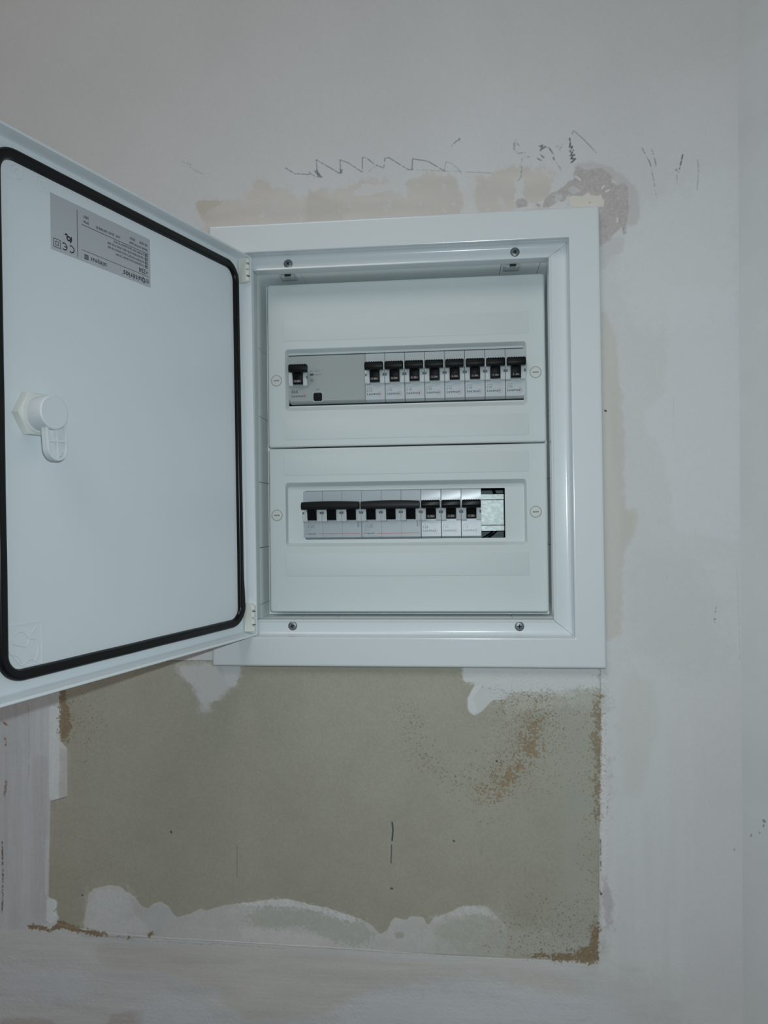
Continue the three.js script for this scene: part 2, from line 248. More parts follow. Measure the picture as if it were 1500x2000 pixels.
// the zone below: smeared filler, beige and blue-grey
const below = area([[-385.3, 433.1, -346.1, 431.4, -315.5, 427.4, -226.4, 436.4, -70.1, 437.7, 31.5, 440.2, 158.7, 440, 150, 516.4, -386, 547.3]], { soft: 1.5, rough: 0.4, w: 0.25 });
lay(area([[138.4, 446.9, 192.8, 438, 225.5, 453.3, 228.6, 511.9, 128.9, 517.6]], { soft: 16, rough: 1, w: 0.5 }), [198, 199, 198], 0.8, 0, nHor, 22);
lay(below, [196, 198, 198], 0.9, 0, nHor, 26);
lay(area([[-283.4, 441.6, -106.3, 442.8, -43.4, 444.4, 44.4, 449.1, 57.3, 457.1, -43.7, 475.1, -79.8, 498.9, -143.4, 506.7, -166.2, 481.2, -212.6, 465.5, -274, 463.9], [44.5, 444.8, 91.8, 446.9, 121.5, 451.9, 163.3, 460.5, 129.7, 466.5, 65.9, 458.9]], { soft: 6, rough: 1.2, w: 0.4, noise: nHor }), [190, 187, 181], 0.7, -0.1, nHor, 18);
lay(area([[-267.2, 506.6, -255.3, 502.8, -236.3, 500.4, -237.4, 516.2, -274.4, 518.3], [-368.6, 515.1, -341.7, 511.9, -317.5, 513.8, -315.2, 520.5, -371.1, 523.5]], { soft: 2.5, rough: 0.8, w: 0.3 }), [180, 174, 171], 0.7, -0.2);
lay(area([[-236.3, 493.7, -212.7, 481.2, -171, 501.5, -143.5, 511.1, -250.6, 517], [-370.7, 463.8, -336.6, 469.1, -283.6, 468.8, -283.8, 496.1, -371, 500.5], [-8.3, 471.1, 70.1, 463, 163.2, 469, 191.9, 492.9, -88.9, 508.2]], { soft: 8, rough: 1, w: 0.5 }), [201, 205, 210], 0.75, 0.2);
strokes([[-254.9, 451.7, -244.5, 454.4], [-212.5, 457.4, -200.8, 460.5], [-222, 475.8, -208, 478.8], [-189.2, 459.9, -170.6, 456.8], [-106.5, 465.8, -84, 470.5], [-133.9, 464, -106.5, 465.8], [-177.5, 454.9, -168.2, 449.1]], 0.7, [208, 200, 190], 0.5, 0.4);
// filler column at the far left
lay(area([[-384.1, 214.3, -312.1, 213.6, -310.8, 241.2, -312, 264.2, -312.3, 314.7, -322, 317.7, -322.7, 351.7, -324, 404.4, -314.9, 407.3, -321.8, 424.9, -341.2, 432.6, -385.3, 434.4]], { soft: 0.8, rough: 0.4, w: 0.2 }), [193, 195, 198], 1, 0, nVer, 22);
lay(area([[-322.4, 232.1, -312.7, 232, -312.4, 264.2, -314.2, 314.8, -323, 315.9], [-326.5, 404.5, -316.8, 406.5, -317.8, 412, -315.9, 420.1, -321.8, 427.2, -327.6, 425.2], [-328.1, 351.8, -323.7, 351.7, -325, 402.2, -328.4, 402.3]], { soft: 1, rough: 0.8, w: 0.3, noise: nVer }), [214, 219, 221], 0.85, 0.2);
lay(area([[-337.3, 278.5, -324.7, 278.2, -326.6, 425.1, -340.2, 425.7]], { soft: 3, rough: 1, w: 0.4, noise: nVer }), [184, 184, 186], 0.7, -0.1);
lay(area([[-312.5, 266.5, -304.8, 271, -304.6, 313.6, -312.8, 314.7]], { soft: 3, rough: 1, w: 0.5 }), [182, 181, 176], 0.7, 0.2);
strokes([[-341.9, 231.5, -341.7, 278.5], [-341.8, 285.5, -342.8, 297]], 0.8, [160, 158, 156], 0.7, 0.4);
strokes([[-368.1, 355.3, -367.4, 389.9], [-367.4, 389.9, -368.5, 419.9]], 1.6, [92, 84, 76], 0.8, 0.42);
strokes([[-363.9, 299.8, -365.4, 313.7], [-364.6, 260.5, -364.2, 267.4], [-365.6, 247.5, -362.6, 249.3]], 2.2, [140, 112, 92], 0.85, 0.4);
for (let i = 0; i < NP; i++) { const k = below[i] * 0.9; if (k > 0) { const t = k * (nScr[i] - 0.5) * 7; for (let c = 0; c < 3; c++) rgb[c][i] += t; hgt[i] += k * ((nScr[i] - 0.5) * 0.15 + (nEdge[i] - 0.5) * 0.25); } }
for (let i = 0; i < NP; i++) if (hump[i] > 0) { const t = hump[i] * (nRag[i] - 0.5) * 12; for (let c = 0; c < 3; c++) rgb[c][i] += t; }
{ const colm = area([[-384.1, 214.3, -312.6, 213.6, -313.3, 314.7, -324.2, 351.7, -324.7, 425.1, -385.3, 432.1]], { soft: 3 }); for (let i = 0; i < NP; i++) if (colm[i] > 0) { const t = colm[i] * ((nScrV[i] - 0.5) * 8 + (nRag[i] - 0.5) * 8); for (let c = 0; c < 3; c++) rgb[c][i] += t; hgt[i] += colm[i] * (nScrV[i] - 0.5) * 0.15; } }
// torn brown paper along the edges of the board
const torn = [132, 114, 90];
lay(area([[-312.6, 209, -305.8, 208.9, -306.4, 228.3, -302.1, 240.2, -300.7, 250.2, -305.2, 261.8, -309.1, 264.1, -312.4, 263.3]], { soft: 1.6, rough: 1.7, w: 0.15, noise: nRag }), torn, 0.8, -0.3, nFine, 20);
lay(area([[-346.6, 431.5, -340.2, 428.4, -329.5, 428.9, -321.8, 431.3, -317.9, 427.5, -315.5, 423.8, -311.1, 424.1, -302.5, 427.8, -289, 430.9, -269, 432.8, -268.1, 435.9, -278.6, 436.4, -297.7, 434, -311.2, 430, -316, 432, -322.8, 435, -331.5, 433.1], [-262.3, 435.2, -254.7, 434.5, -255.7, 436.8, -261.4, 437], [-251.9, 435.7, -247.1, 434.1, -248.1, 437.3], [-232, 433.1, -228.2, 431.1, -226.4, 433.7, -230.2, 437.5, -232, 436.7]], { soft: 1.1, rough: 1.5, w: 0.15, noise: nRag }), torn, 0.88, -0.3, nFine, 22);
lay(area([[159.5, 222.8, 163.7, 217.6, 164.4, 230.4, 163.6, 256.1, 164.1, 277.5, 163.1, 283.9, 158.5, 285.3, 158, 260.5, 160, 243.3], [157.7, 285.3, 162.7, 286, 162.2, 320.2, 158.7, 325.4, 158.2, 303.2]], { soft: 2.0, rough: 2.4, w: 0.15, noise: nRag }), [135, 117, 95], 0.72, -0.3, nFine, 22);
lay(area([[159.2, 403.4, 158.6, 441.2, 125.9, 439.3, 100.4, 437.1, 113.2, 433.5, 134.4, 433.4, 147.1, 429.9, 153.1, 421.9, 154.9, 412.1]], { soft: 1.5, rough: 1.7, w: 0.15, noise: nRag }), [131, 113, 88], 0.88, -0.3, nFine, 20);
lay(area([[63.7, 303.8, 75.9, 296.6, 83.3, 285.6, 92.1, 275.5, 103, 258, 110.2, 235.4, 115.1, 244, 109.7, 265.6, 98.5, 274.5, 90.6, 287.6, 83.2, 296.4]], { soft: 3.5, rough: 2.9, w: 0.14, noise: nRag }), [142, 119, 92], 0.7, -0.2);
specks(2200, along([65.9, 301.1, 94.3, 270.2, 107.4, 248.4, 109.9, 226.8, 103.5, 222.6], 30), 0.42, [120, 104, 82], 0.75, board);
specks(1500, () => [[133.1, 235.1][0] - 45 + rnd() * 84, [133.1, 235.1][1] - 20 + rnd() * 90], 0.36, [126, 112, 92], 0.6, board);
specks(520, along([3.6, 228.1, 5.9, 254.4, 17, 273.9, 37.8, 288.7, 63.8, 292.5], 12), 0.4, [112, 98, 76], 0.75, board);
specks(500, along([160.7, 226.2, 158.3, 328.8, 156.5, 363], 16), 0.45, [136, 112, 84], 0.7, board);
specks(1700, along([87.8, 427.7, 121.9, 419.8, 151.5, 414.3, 158, 401.3], 34), 0.42, [122, 106, 84], 0.7, board);
specks(420, along([-301, 222.7, -282, 250, -298.9, 261.7], 22), 0.42, [120, 104, 84], 0.65, board);
specks(500, () => [[-310.6, 213.6][0] + rnd() * 480, [-310.6, 213.6][1] + rnd() * 230], 0.22, [128, 118, 100], 0.6, board);
specks(160, () => [[-310.6, 213.6][0] + rnd() * 480, [-310.6, 213.6][1] + rnd() * 230], 0.3, [196, 194, 184], 0.6, board);
lay(area([[50.1, 188.3, 49.4, 201.4, 50.3, 206.2, 61.5, 207.4, 73.6, 212, 86.5, 214.9, 116.4, 213.8, 163.9, 209.9, 164.6, 187.6]], { soft: 3.2, rough: 1.1, w: 0.3, noise: nRag }), [203, 206, 206], 0.92, 0.2);
// the cut edge at the right of the board
strokes([[164.6, 191.8, 163.2, 277.5, 161.6, 328.7, 160.3, 388.4, 158.7, 439.5]], 0.5, [120, 110, 98], 0.5, 0.35);
lay(area([[164.9, 226.1, 168.2, 230.4, 167.9, 277.4, 168.4, 320, 166.5, 362.7, 168.4, 400.9, 171.7, 405, 162.4, 411.8, 161.1, 362.9, 163.7, 277.5]], { soft: 1.5, rough: 1, w: 0.4 }), [214, 212, 214], 0.6, 0.5);
lay(area([[165.3, 362.7, 168.8, 379.6, 172.7, 396.5, 169.1, 410.2, 164.2, 405.3, 163.8, 379.8]], { soft: 2, rough: 1.4, w: 0.4 }), [172, 166, 172], 0.6, 0);
strokes([[162.3, 337.3, 162.3, 362.8], [161.2, 379.9, 162, 383.3], [169.1, 305.1, 167.7, 315.8]], 0.9, [86, 80, 76], 0.8, 0.45);
// pencil and pen marks
const lead = [110, 116, 122];
strokes([[-100, -244, -92.2, -238.6, -78, -236.9], [-78.9, -239.2, -73.5, -234.8, -67.1, -234], [-71.7, -235.6, -72.4, -249.7, -51.7, -236.2], [-50.8, -236.6, -51.5, -248.4, -44.3, -245.3, -31.4, -236], [-31.8, -236.9, -31.7, -249, -29, -249.3, -20.5, -242.1, -12.9, -238.9], [-12.9, -239.8, -11.9, -247.4, -8.3, -247.6, 8, -236.3, 12, -236.1], [11.6, -236.6, 12.1, -245.5, 25.4, -242.5, 39.4, -233.2]], 0.75, lead, 0.8, 0.28);
strokes([[39.4, -233.6, 40.8, -241.1, 46.5, -239, 55.2, -229.6], [-19.6, -242, -26.4, -236.6], [12, -236.1, 40.3, -233.1, 79.6, -229]], 0.7, lead, 0.4, 0.4);
strokes([[-73.9, -239.8, -69.9, -234.6, -72.5, -240.6, -68.1, -234], [-51.6, -239.8, -49.9, -237, -51.7, -236.7, -49.4, -239.3]], 0.9, lead, 0.9, 0);
strokes([[45.9, -254.6, 49.4, -257.9, 53, -259.9], [52.5, -260.8, 53.4, -259]], 0.9, lead, 0.7, 0.4);
strokes([[-194, -255.1, -184.6, -251.8, -189.3, -251.1, -177.1, -244, -168.7, -242.6]], 0.9, [160, 163, 166], 0.7, 0.45);
strokes([[100.8, -256, 99, -249.1, 102.4, -244.5, 108.5, -245, 106.7, -240.7, 111.9, -241.2], [105.8, -239.8, 104.7, -224.5, 102.1, -221.6], [98.2, -251.3, 100, -255.2, 103.4, -251.4]], 1.1, [140, 144, 148], 0.75, 0.5);
strokes([[120.6, -249.5, 123.2, -250.2, 121.4, -245.9, 125.7, -249.2, 129.1, -247.2, 131.6, -242.7, 132.4, -237.4], [118.7, -239.1, 122.1, -237.1, 123.9, -239.6, 121.3, -242.4], [134.3, -248.7, 139.5, -249.7, 137.7, -245.8]], 1.3, [104, 108, 112], 0.85, 0.46);
strokes([[132.9, -237.3, 137.5, -230.1, 138.3, -227.4]], 1.2, [150, 153, 156], 0.6, 0.45);
strokes([[145.9, -254.9, 146.3, -249.7, 145.4, -246.2, 148, -247.8, 146.2, -243.5, 148.8, -244.3, 146.1, -240.1, 149.6, -240.7, 146.5, -237.4, 150.4, -237.2, 146.9, -233.9]], 1.3, [84, 88, 92], 0.85, 0.4);
strokes([[149, -260.9, 148.1, -258.3], [149.9, -260.8, 157.4, -253.4, 167.8, -241.4]], 1.1, [150, 154, 158], 0.8, 0.4);
strokes([[205.7, -242.5, 211.8, -230, 214.5, -216, 216.8, -199.5], [212.9, -242.1, 215.2, -235.4, 216.8, -227.1]], 0.9, [124, 130, 134], 0.8, 0.47);
strokes([[238.5, -235.3, 236.7, -227.7, 235, -220.9], [233.4, -224.4, 232.9, -221.9]], 1.0, [84, 88, 92], 0.85, 0.4);
strokes([[250.4, -230.3, 251.1, -222.5, 249.6, -205.4], [233.3, -219.2, 233.6, -211.5]], 0.8, [150, 154, 158], 0.75, 0.45);
strokes([[-12.7, 327.6, -11.9, 333.7, -12.9, 343.3]], 1.0, [40, 52, 66], 0.95);
strokes([[-13.4, 346.9, -14, 362.6], [-14.7, 383.7, -14.7, 384.6]], 0.7, [62, 66, 70], 0.9);
strokes([[-149.7, 351, -150, 378.7]], 0.7, [124, 118, 106], 0.7, 0.35);
strokes([[64.1, 340.2, 63, 353.2], [99.8, 362.8, 99.3, 366.7]], 1.4, [146, 138, 124], 0.5, 0.35);
strokes([[-226.4, 438.2, -170.4, 439.4], [-175, 437.8, -106.3, 439.7], [-70.1, 437.7, 31.5, 439.7]], 0.5, [140, 136, 128], 0.55, 0.42);
strokes([[276.1, 110.9, 276.7, 148.9, 277.2, 186.8]], 0.6, [176, 178, 178], 0.6, 0.35);
strokes([[259.3, 143, 257.6, 148.9, 257.9, 155.7]], 1.6, [124, 128, 130], 0.8, 0.45);
strokes([[269.7, 341.6, 270.1, 342.8]], 1.2, [150, 152, 152], 0.7);
strokes([[227.7, -32.5, 227.1, 3.9], [218.8, 110.6, 219.9, 119.1]], 0.5, [186, 190, 192], 0.7, 0.35);
strokes([[171.6, -22.4, 172.5, -22], [39.8, 341.8, 40.2, 342.2], [77, 273.2, 77.5, 273.6], [-292.2, 400.1, -292.2, 400.5], [-13.4, 384.1, -13.4, 384.5], [-209.6, 341.1, -209.1, 342], [162.1, 382, 162.5, 382.4]], 1.4, [58, 56, 54], 0.9);

const colorData = new Uint8Array(NP * 4), bumpData = new Uint8Array(NP * 4);
for (let y = 0; y < TH; y++) for (let x = 0; x < TW; x++) {
  const i = y * TW + x, o = ((TH - 1 - y) * TW + x) * 4;
  const edge = Math.min(x, y, TH - 1 - y) / S, fade = sstep(2, 26, edge), g = (nGrain[i] - 0.5) * 4;
  for (let c = 0; c < 3; c++) { const base = 203 + c; colorData[o + c] = Math.max(0, Math.min(255, base + (rgb[c][i] + g - base) * fade)); }
  colorData[o + 3] = 255;
  const h = 128 + 90 * fade * Math.max(-1.3, Math.min(1.3, hgt[i] + (nGrain[i] - 0.5) * 0.05));
  bumpData[o] = bumpData[o + 1] = bumpData[o + 2] = h; bumpData[o + 3] = 255;
}
const dataMap = (d, srgb) => { const t = new THREE.DataTexture(d, TW, TH); t.magFilter = t.minFilter = THREE.LinearFilter; if (srgb) t.colorSpace = THREE.SRGBColorSpace; t.needsUpdate = true; return t; };
const wallMat = std({ map: dataMap(colorData, true), bumpMap: dataMap(bumpData), bumpScale: 0.0021, roughness: 0.88 });
const plain = std({ color: '#cbcccd', roughness: 0.9 });
const WALLZ = -0.008;
{
  const s = new THREE.Shape([new THREE.Vector2(-2200, -1500), new THREE.Vector2(340, -1500), new THREE.Vector2(340, 1200), new THREE.Vector2(-2200, 1200)]);
  s.holes.push(new THREE.Path([new THREE.Vector2(-147, -172), new THREE.Vector2(-147, 172), new THREE.Vector2(147, 172), new THREE.Vector2(147, -172)]));
  const g = new THREE.ExtrudeGeometry(s, { depth: 150, bevelEnabled: false });
  planarUV(g, WX0, WX0 + WW, -(WY0 + WH), -WY0);
  g.translate(0, 0, -150); g.scale(0.001, 0.001, 0.001); g.clearGroups();
  const m = struct('wall_back', new THREE.Mesh(g, wallMat)); m.position.set(0, OY, WALLZ);
  tag(m, 'white plaster wall with a bare beige board patch, torn paper and pencil marks');
}
const slab = (name, x0, x1, y0, y1, z0, z1, mat) => struct(name, new THREE.Mesh(box(x0, x1, y0, y1, z0, z1), mat));
{
  const sideMap = canvasMap(2048, 2048, (g, w, h) => {
    const im = g.createImageData(w, h);
    for (let y = 0, i = 0; y < h; y++) for (let x = 0; x < w; x++, i += 4) { const t = (fbm(x / 90, y / 90, 31, 4) - 0.5) * 10 + (hash(x, y, 5) - 0.5) * 4; im.data[i] = 200 + t; im.data[i + 1] = 203 + t; im.data[i + 2] = 204 + t; im.data[i + 3] = 255; }
    g.putImageData(im, 0, 0);
    g.fillStyle = 'rgba(80,82,84,.5)';
    for (const [x, y, a, b] of [[42, 1171, 3, 2.6], [41, 1179, 1.4, 3], [19, 1203, 1.3, 3], [34, 1193, 1.2, 1.6]]) { g.beginPath(); g.ellipse(x, y, a, b, 0.4, 0, 6.3); g.fill(); }
  });
  const g = new THREE.BoxGeometry(100, 2900, 2800);
  const p = g.attributes.position, uv = g.attributes.uv, nrm = g.attributes.normal;
  for (let i = 0; i < p.count; i++) if (nrm.getX(i) < -0.5) uv.setXY(i, (p.getZ(i) + 1400) / 1000, (p.getY(i) + 600) / 1000);
  sideMap.wrapS = sideMap.wrapT = THREE.RepeatWrapping;
  g.translate(50, -140, 1400).scale(0.001, 0.001, 0.001);
  const m = struct('wall_right', new THREE.Mesh(g, std({ map: sideMap, roughness: 0.9 })));
  m.position.set(0.2795, OY, WALLZ - 0.001); m.rotation.set(0, 0.61, -0.0121, 'ZYX');
}
slab('wall_left', -2.2, -2.1, 0, 2.7, WALLZ, 2.3, plain);
slab('wall_front', -2.2, 2.4, 0, 2.7, 2.2, 2.3, plain);
slab('floor', -2.2, 2.2, -0.1, 0, -0.158, 2.3, std({ color: '#8d867c', roughness: 0.8 }));
slab('ceiling', -2.2, 2.2, 2.7, 2.8, -0.158, 2.3, plain);
{
  const t = thing('ceiling_lamp', 'square white ceiling lamp panel above and behind the viewer', 'lamp');
  t.position.set(LAMP.x, LAMP.y, LAMP.z);
  const h = PANEL * 500;
  obj('lamp_frame', [box(-h - 22, -h, 0, 40, -h - 22, h + 22, 2), box(h, h + 22, 0, 40, -h - 22, h + 22, 2), box(-h, h, 0, 40, -h - 22, -h, 2), box(-h, h, 0, 40, h, h + 22, 2)], std({ color: '#e8e8e6', roughness: 0.5 }), t);
  obj('lamp_diffuser', box(-h, h, 2, 12, -h, h), std({ color: '#f4f2ec', roughness: 0.4, emissive: new THREE.Color().setRGB(1, 0.95, 0.92), emissiveIntensity: 0.6 }), t);
}

// ───────────────────────── the distribution board ─────────────────────────
// Board axes: x right, y up, z towards the room, all in millimetres from the centre of the frame's front face.
const board0 = thing('distribution_board', 'white recessed electrical distribution board with its door swung open to the left', 'fuse box');
board0.position.set(0, OY, 0);
{
  // outer flange with rolled edges, the step down and the fillet at its foot
  const X = 168, Y = 193.1, ring = (x, y, z, r) => rect(-x, x, -y, y, r, z);
  const prof = [[X, Y, -8, 1.6], [X, Y, -1.8, 1.6], [X - 0.5, Y - 0.5, -0.7, 1.4], [X - 1.4, Y - 1.4, -0.1, 1.2], [X - 2.2, Y - 2.2, 0, 1], [X - 2.7, Y - 2.7, 0, 1], [144.0, 169.0, 0, 0.6], [143.6, 168.6, 0, 0.6], [143.0, 168.0, -0.25, 0.5], [142.75, 167.75, -0.9, 0.5], [142.6, 167.6, -4.0, 0.5], [142.9, 167.9, -4.4, 0.5], [142.5, 167.5, -5.2, 0.5], [142.3, 167.3, -9.6, 0.5]];
  obj('frame', loft([...prof.map(([x, y, z, r]) => ring(x, y, z, r)), ring(145.5, 170.5, -10.5, 0.5), ring(145.5, 170.5, -8, 0.5)], { closed: true, crease: 0.75 }), M.paint, board0);
  // the four mitred rails of the recessed ledge: fillet, flat, small bead, inner wall
  const ox = 142.4, oy = 167.4, L = -131.2, R = 127.2, T = 155.6, B = -154.2;
  const railProfile = (o, i) => {               // o = outer coordinate, i = inner coordinate, returns [c, z]
    const s = Math.sign(o - i), f = [];
    for (let k = 0; k <= 5; k++) { const a = (k / 5) * Math.PI / 2; f.push([o - s * 3.4 * (1 - Math.cos(a)), -9.2 - 3.2 * Math.sin(a)]); }
    return [...f, [i + s * 2.0, -12.4], [i + s * 1.7, -11.9], [i + s * 0.5, -11.7], [i, -12.1], [i, -24], [i + s * 2, -24], [i + s * 2, -14.5], [o, -14.5]];
  };
  const rail = (side) => {
    const a = { l: railProfile(-ox, L), r: railProfile(ox, R), t: railProfile(oy, T), b: railProfile(-oy, B) };
    const g = 0.17, at = { l: (k) => [[a.l[k][0], a.b[k][0] + g, a.l[k][1]], [a.l[k][0], a.t[k][0] - g, a.l[k][1]]], r: (k) => [[a.r[k][0], a.b[k][0] + g, a.r[k][1]], [a.r[k][0], a.t[k][0] - g, a.r[k][1]]], t: (k) => [[a.l[k][0] + g, a.t[k][0], a.t[k][1]], [a.r[k][0] - g, a.t[k][0], a.t[k][1]]], b: (k) => [[a.l[k][0] + g, a.b[k][0], a.b[k][1]], [a.r[k][0] - g, a.b[k][0], a.b[k][1]]] }[side];
    const pos = [], n = a.l.length, q = (p0, p1, p2, p3) => pos.push(...p0, ...p1, ...p2, ...p0, ...p2, ...p3);
    for (let k = 0; k < n; k++) { const [A, B2] = at(k), [C, D] = at((k + 1) % n); q(A, B2, D, C); }
    const geo = new THREE.BufferGeometry(); geo.setAttribute('position', new THREE.Float32BufferAttribute(pos, 3));
    geo.setAttribute('uv', new THREE.Float32BufferAttribute(new Float32Array(pos.length / 3 * 2).map((_, i) => pos[Math.floor(i / 2) * 3 + (i % 2)] * 0.001), 2));
    return toCreasedNormals(geo, 0.6);
  };
  for (const s of ['t', 'r', 'b', 'l']) obj('ledge_rail', rail(s), M.paint, board0);
  // countersunk cross-head screws
  const head = new THREE.LatheGeometry([[0, 0.7], [1.6, 0.75], [3.0, 0.55], [3.9, 0.1], [4.15, -0.5], [4.1, -1.2], [0, -1.2]].map(([x, y]) => new THREE.Vector2(x, y)), 28).rotateX(Math.PI / 2);
  const arm = (a) => box(-1.9, 1.9, -0.42, 0.42, 0.35, 0.86).rotateZ(a);
  const pit = new THREE.CylinderGeometry(0.95, 0.95, 0.5, 12).rotateX(Math.PI / 2).translate(0, 0, 0.64);
  for (const [x, y, a] of [[-99.7, 160.6, 0.7], [98.9, 161.7, 0.45], [-99, -159.7, 0.4], [98.2, -159.8, 0.05]]) {
    const s = obj('screw', head, M.screw, board0); s.position.set(x / 1000, y / 1000, -0.0122); s.rotation.z = a;
    obj('cross_slot', [arm(0), arm(Math.PI / 2), pit], M.recess, s);
  }
  // the box behind: wall plates with joints, back plate
  const zs = [-24.3, -106], plates = [];
  const ysL = [-158, -142.9, -91.3, -31.4, 28.7, 91.3, 158], xsT = [-133, -92, 88, 121.8, 131], xsB = [-133, -95, -62, 94, 131];
  for (let i = 0; i < 6; i++) { plates.push(box(-135, -132.2, ysL[i] + 0.25, ysL[i + 1] - 0.25, zs[1], zs[0], 0.25)); plates.push(box(129.2, 132, ysL[i] + 0.25, ysL[i + 1] - 0.25, zs[1], zs[0], 0.25)); }
  for (let i = 0; i < 4; i++) { plates.push(box(xsT[i] + 0.2, xsT[i + 1] - 0.2, 156.4, 159.4, zs[1], zs[0], 0.25)); plates.push(box(xsB[i] + 0.2, xsB[i + 1] - 0.2, -158, -155, zs[1], zs[0], 0.25)); }
  for (const p of plates) obj('wall_plate', p, M.enclosure, board0);
  obj('enclosure', [box(-136.5, -135.2, -161, 161, -108, -25), box(132.2, 134, -161, 161, -108, -25), box(-136.5, 134, 159.7, 161.3, -108, -25), box(-136.5, 134, -161, -158.3, -108, -25)], M.enclosure, board0);
  obj('back_plate', [box(-136, 134, -161, 161, -110, -106.2), ...[-1, 1].flatMap((s) => [0, 1, 2].map((k) => box(-0.9, 0.9, -24, 24, 0, 1.6).rotateZ(s * 0.75).translate(66 + 14 * k, -82, -106.4)))], M.back, board0);
  obj('inner_flange', [box(-132.2, -119, -156, 157, -63.6, -62), box(119, 129.2, -156, 157, -63.6, -62), box(-119, 119, 145.5, 157, -63.6, -62), box(-119, 119, -156, -145.5, -63.6, -62)], M.enclosure, board0);
  // small screw clips under the top ledge
  for (const x of [-102, 99.3]) { const c = obj('screw_clip', [box(x - 9, x + 5, 154.4, 156.2, -40, -27, 0.5)], M.clip, board0); obj('clip_tongue', [box(x - 7, x - 4.5, 153.4, 154.6, -33, -26.5, 0.4), box(x + 1, x + 3.5, 153.6, 154.6, -33, -26.5, 0.4)], M.clip, c); obj('clip_slot', [box(x - 4, x + 1.5, 154.2, 155.8, -26.4, -25.2)], M.recess, c); }
}
// cover plates: skirt, rolled edge, front face, sloped window recess, floor of the recess, opening
function coverPlate(y0, y1, win, floorR, open, pads, caps) {
  const x0 = -125.2, x1 = 126.2, z = -37;
  const c = obj('cover_plate', loft([
    rect(x0, x1, y0, y1, 2, z - 21), rect(x0, x1, y0, y1, 2, z - 1.6), rect(x0 + 0.5, x1 - 0.5, y0 + 0.5, y1 - 0.5, 2, z - 0.5), rect(x0 + 1.6, x1 - 1.6, y0 + 1.6, y1 - 1.6, 1.5, z), rect(x0 + 2, x1 - 2, y0 + 2, y1 - 2, 1.5, z),
    rect(win[0] - 1, win[1] + 1, win[2] - 1, win[3] + 1, 3, z), rect(win[0] - 0.4, win[1] + 0.4, win[2] - 0.4, win[3] + 0.4, 3, z), rect(win[0], win[1], win[2], win[3], 3, z - 0.05), rect(win[0] + 0.5, win[1] - 0.5, win[2] + 0.5, win[3] - 0.5, 2.6, z - 0.5),
    rect(floorR[0], floorR[1], floorR[2], floorR[3], 2, z - 5.9), rect(floorR[0] + 0.15, floorR[1] - 0.15, floorR[2] + 0.15, floorR[3] - 0.15, 1.6, z - 6.0),
    rect(open[0], open[1], open[2], open[3], 0.5, z - 6.0), rect(open[0], open[1], open[2], open[3], 0.5, z - 8.2),
    rect(x0 + 2.2, x1 - 2.2, y0 + 2.2, y1 - 2.2, 1, z - 8.2), rect(x0 + 2.2, x1 - 2.2, y0 + 2.2, y1 - 2.2, 1, z - 21)], { closed: true, crease: 0.62 }), M.cover, board0);
  for (const [a, b, d, e] of pads) obj('label_field', loft([rect(a, b, d, e, 1.5, z - 0.4), rect(a, b, d, e, 1.5, z + 0.12), rect(a + 0.35, b - 0.35, d + 0.35, e - 0.35, 1.3, z + 0.3)], { capB: true }), M.cover, c);
  for (const [x, y, n] of caps) {
    const lathe = (p) => new THREE.LatheGeometry(p.map(([r, h]) => new THREE.Vector2(r, h)), 36).rotateX(Math.PI / 2).translate(x, y, z);
    const s = obj('cover_screw', [lathe([[0, 0.3], [4.3, 0.3], [4.65, 0.15], [4.7, -0.4]])], M.cap, c);
    obj('cover_screw_groove', [lathe([[4.72, 0.08], [5.2, 0.08]])], M.slot, c);
    obj('cover_screw_slot', [box(-2.7, 2.7, -0.6, 0.6, 0.2, 0.36).rotateZ(0.04).translate(x, y, z)], M.slot, c);
  }
  return c;
}
coverPlate(0.35, 150.6, [-109.4, 109.9, 33.4, 90.5], [-107.4, 107.9, 37.8, 88.0], [-107.3, 107.6, 38.9, 86.1], [[-111, 111.8, 97.6, 117.3], [-110.2, 111, 6.9, 26.4]], [[-117.3, 61.9], [117.5, 62.4]]);
coverPlate(-150.5, -0.75, [-110.4, 108.3, -91, -32.2], [-109, 106.5, -87.9, -35.6], [-92.9, 89.4, -84.6, -39.7], [[-111, 110.3, -25.8, -7.2], [-110.8, 109.6, -118.1, -97.1]], [[-118.1, -61.9], [115.9, -61.7]]);
// mounting rails of galvanised steel
const zinc = (() => {
  const n = 256, d = new Uint8Array(n * n * 4), e = new Uint8Array(n * n * 4);
  for (let y = 0; y < n; y++) for (let x = 0; x < n; x++) { const i = (y * n + x) * 4, t = fbm(x / 14, y / 9, 61, 3), u = hash(x, y, 62); d[i] = 172 + 18 * (t - 0.5) + 10 * (u - 0.5); d[i + 1] = d[i] + 6; d[i + 2] = d[i] + 4; e[i] = e[i + 1] = e[i + 2] = 150 + 24 * (fbm(x / 20, y / 8, 63, 3) - 0.5) + 24 * (u - 0.5); d[i + 3] = e[i + 3] = 255; }
  const mk = (a, c) => { const t = new THREE.DataTexture(a, n, n); t.wrapS = t.wrapT = THREE.RepeatWrapping; t.magFilter = t.minFilter = THREE.LinearFilter; if (c) t.colorSpace = THREE.SRGBColorSpace; t.repeat.set(24, 24); t.needsUpdate = true; return t; };
  return std({ map: mk(d, true), roughnessMap: mk(e), roughness: 0.8, metalness: 0.7 });
})();
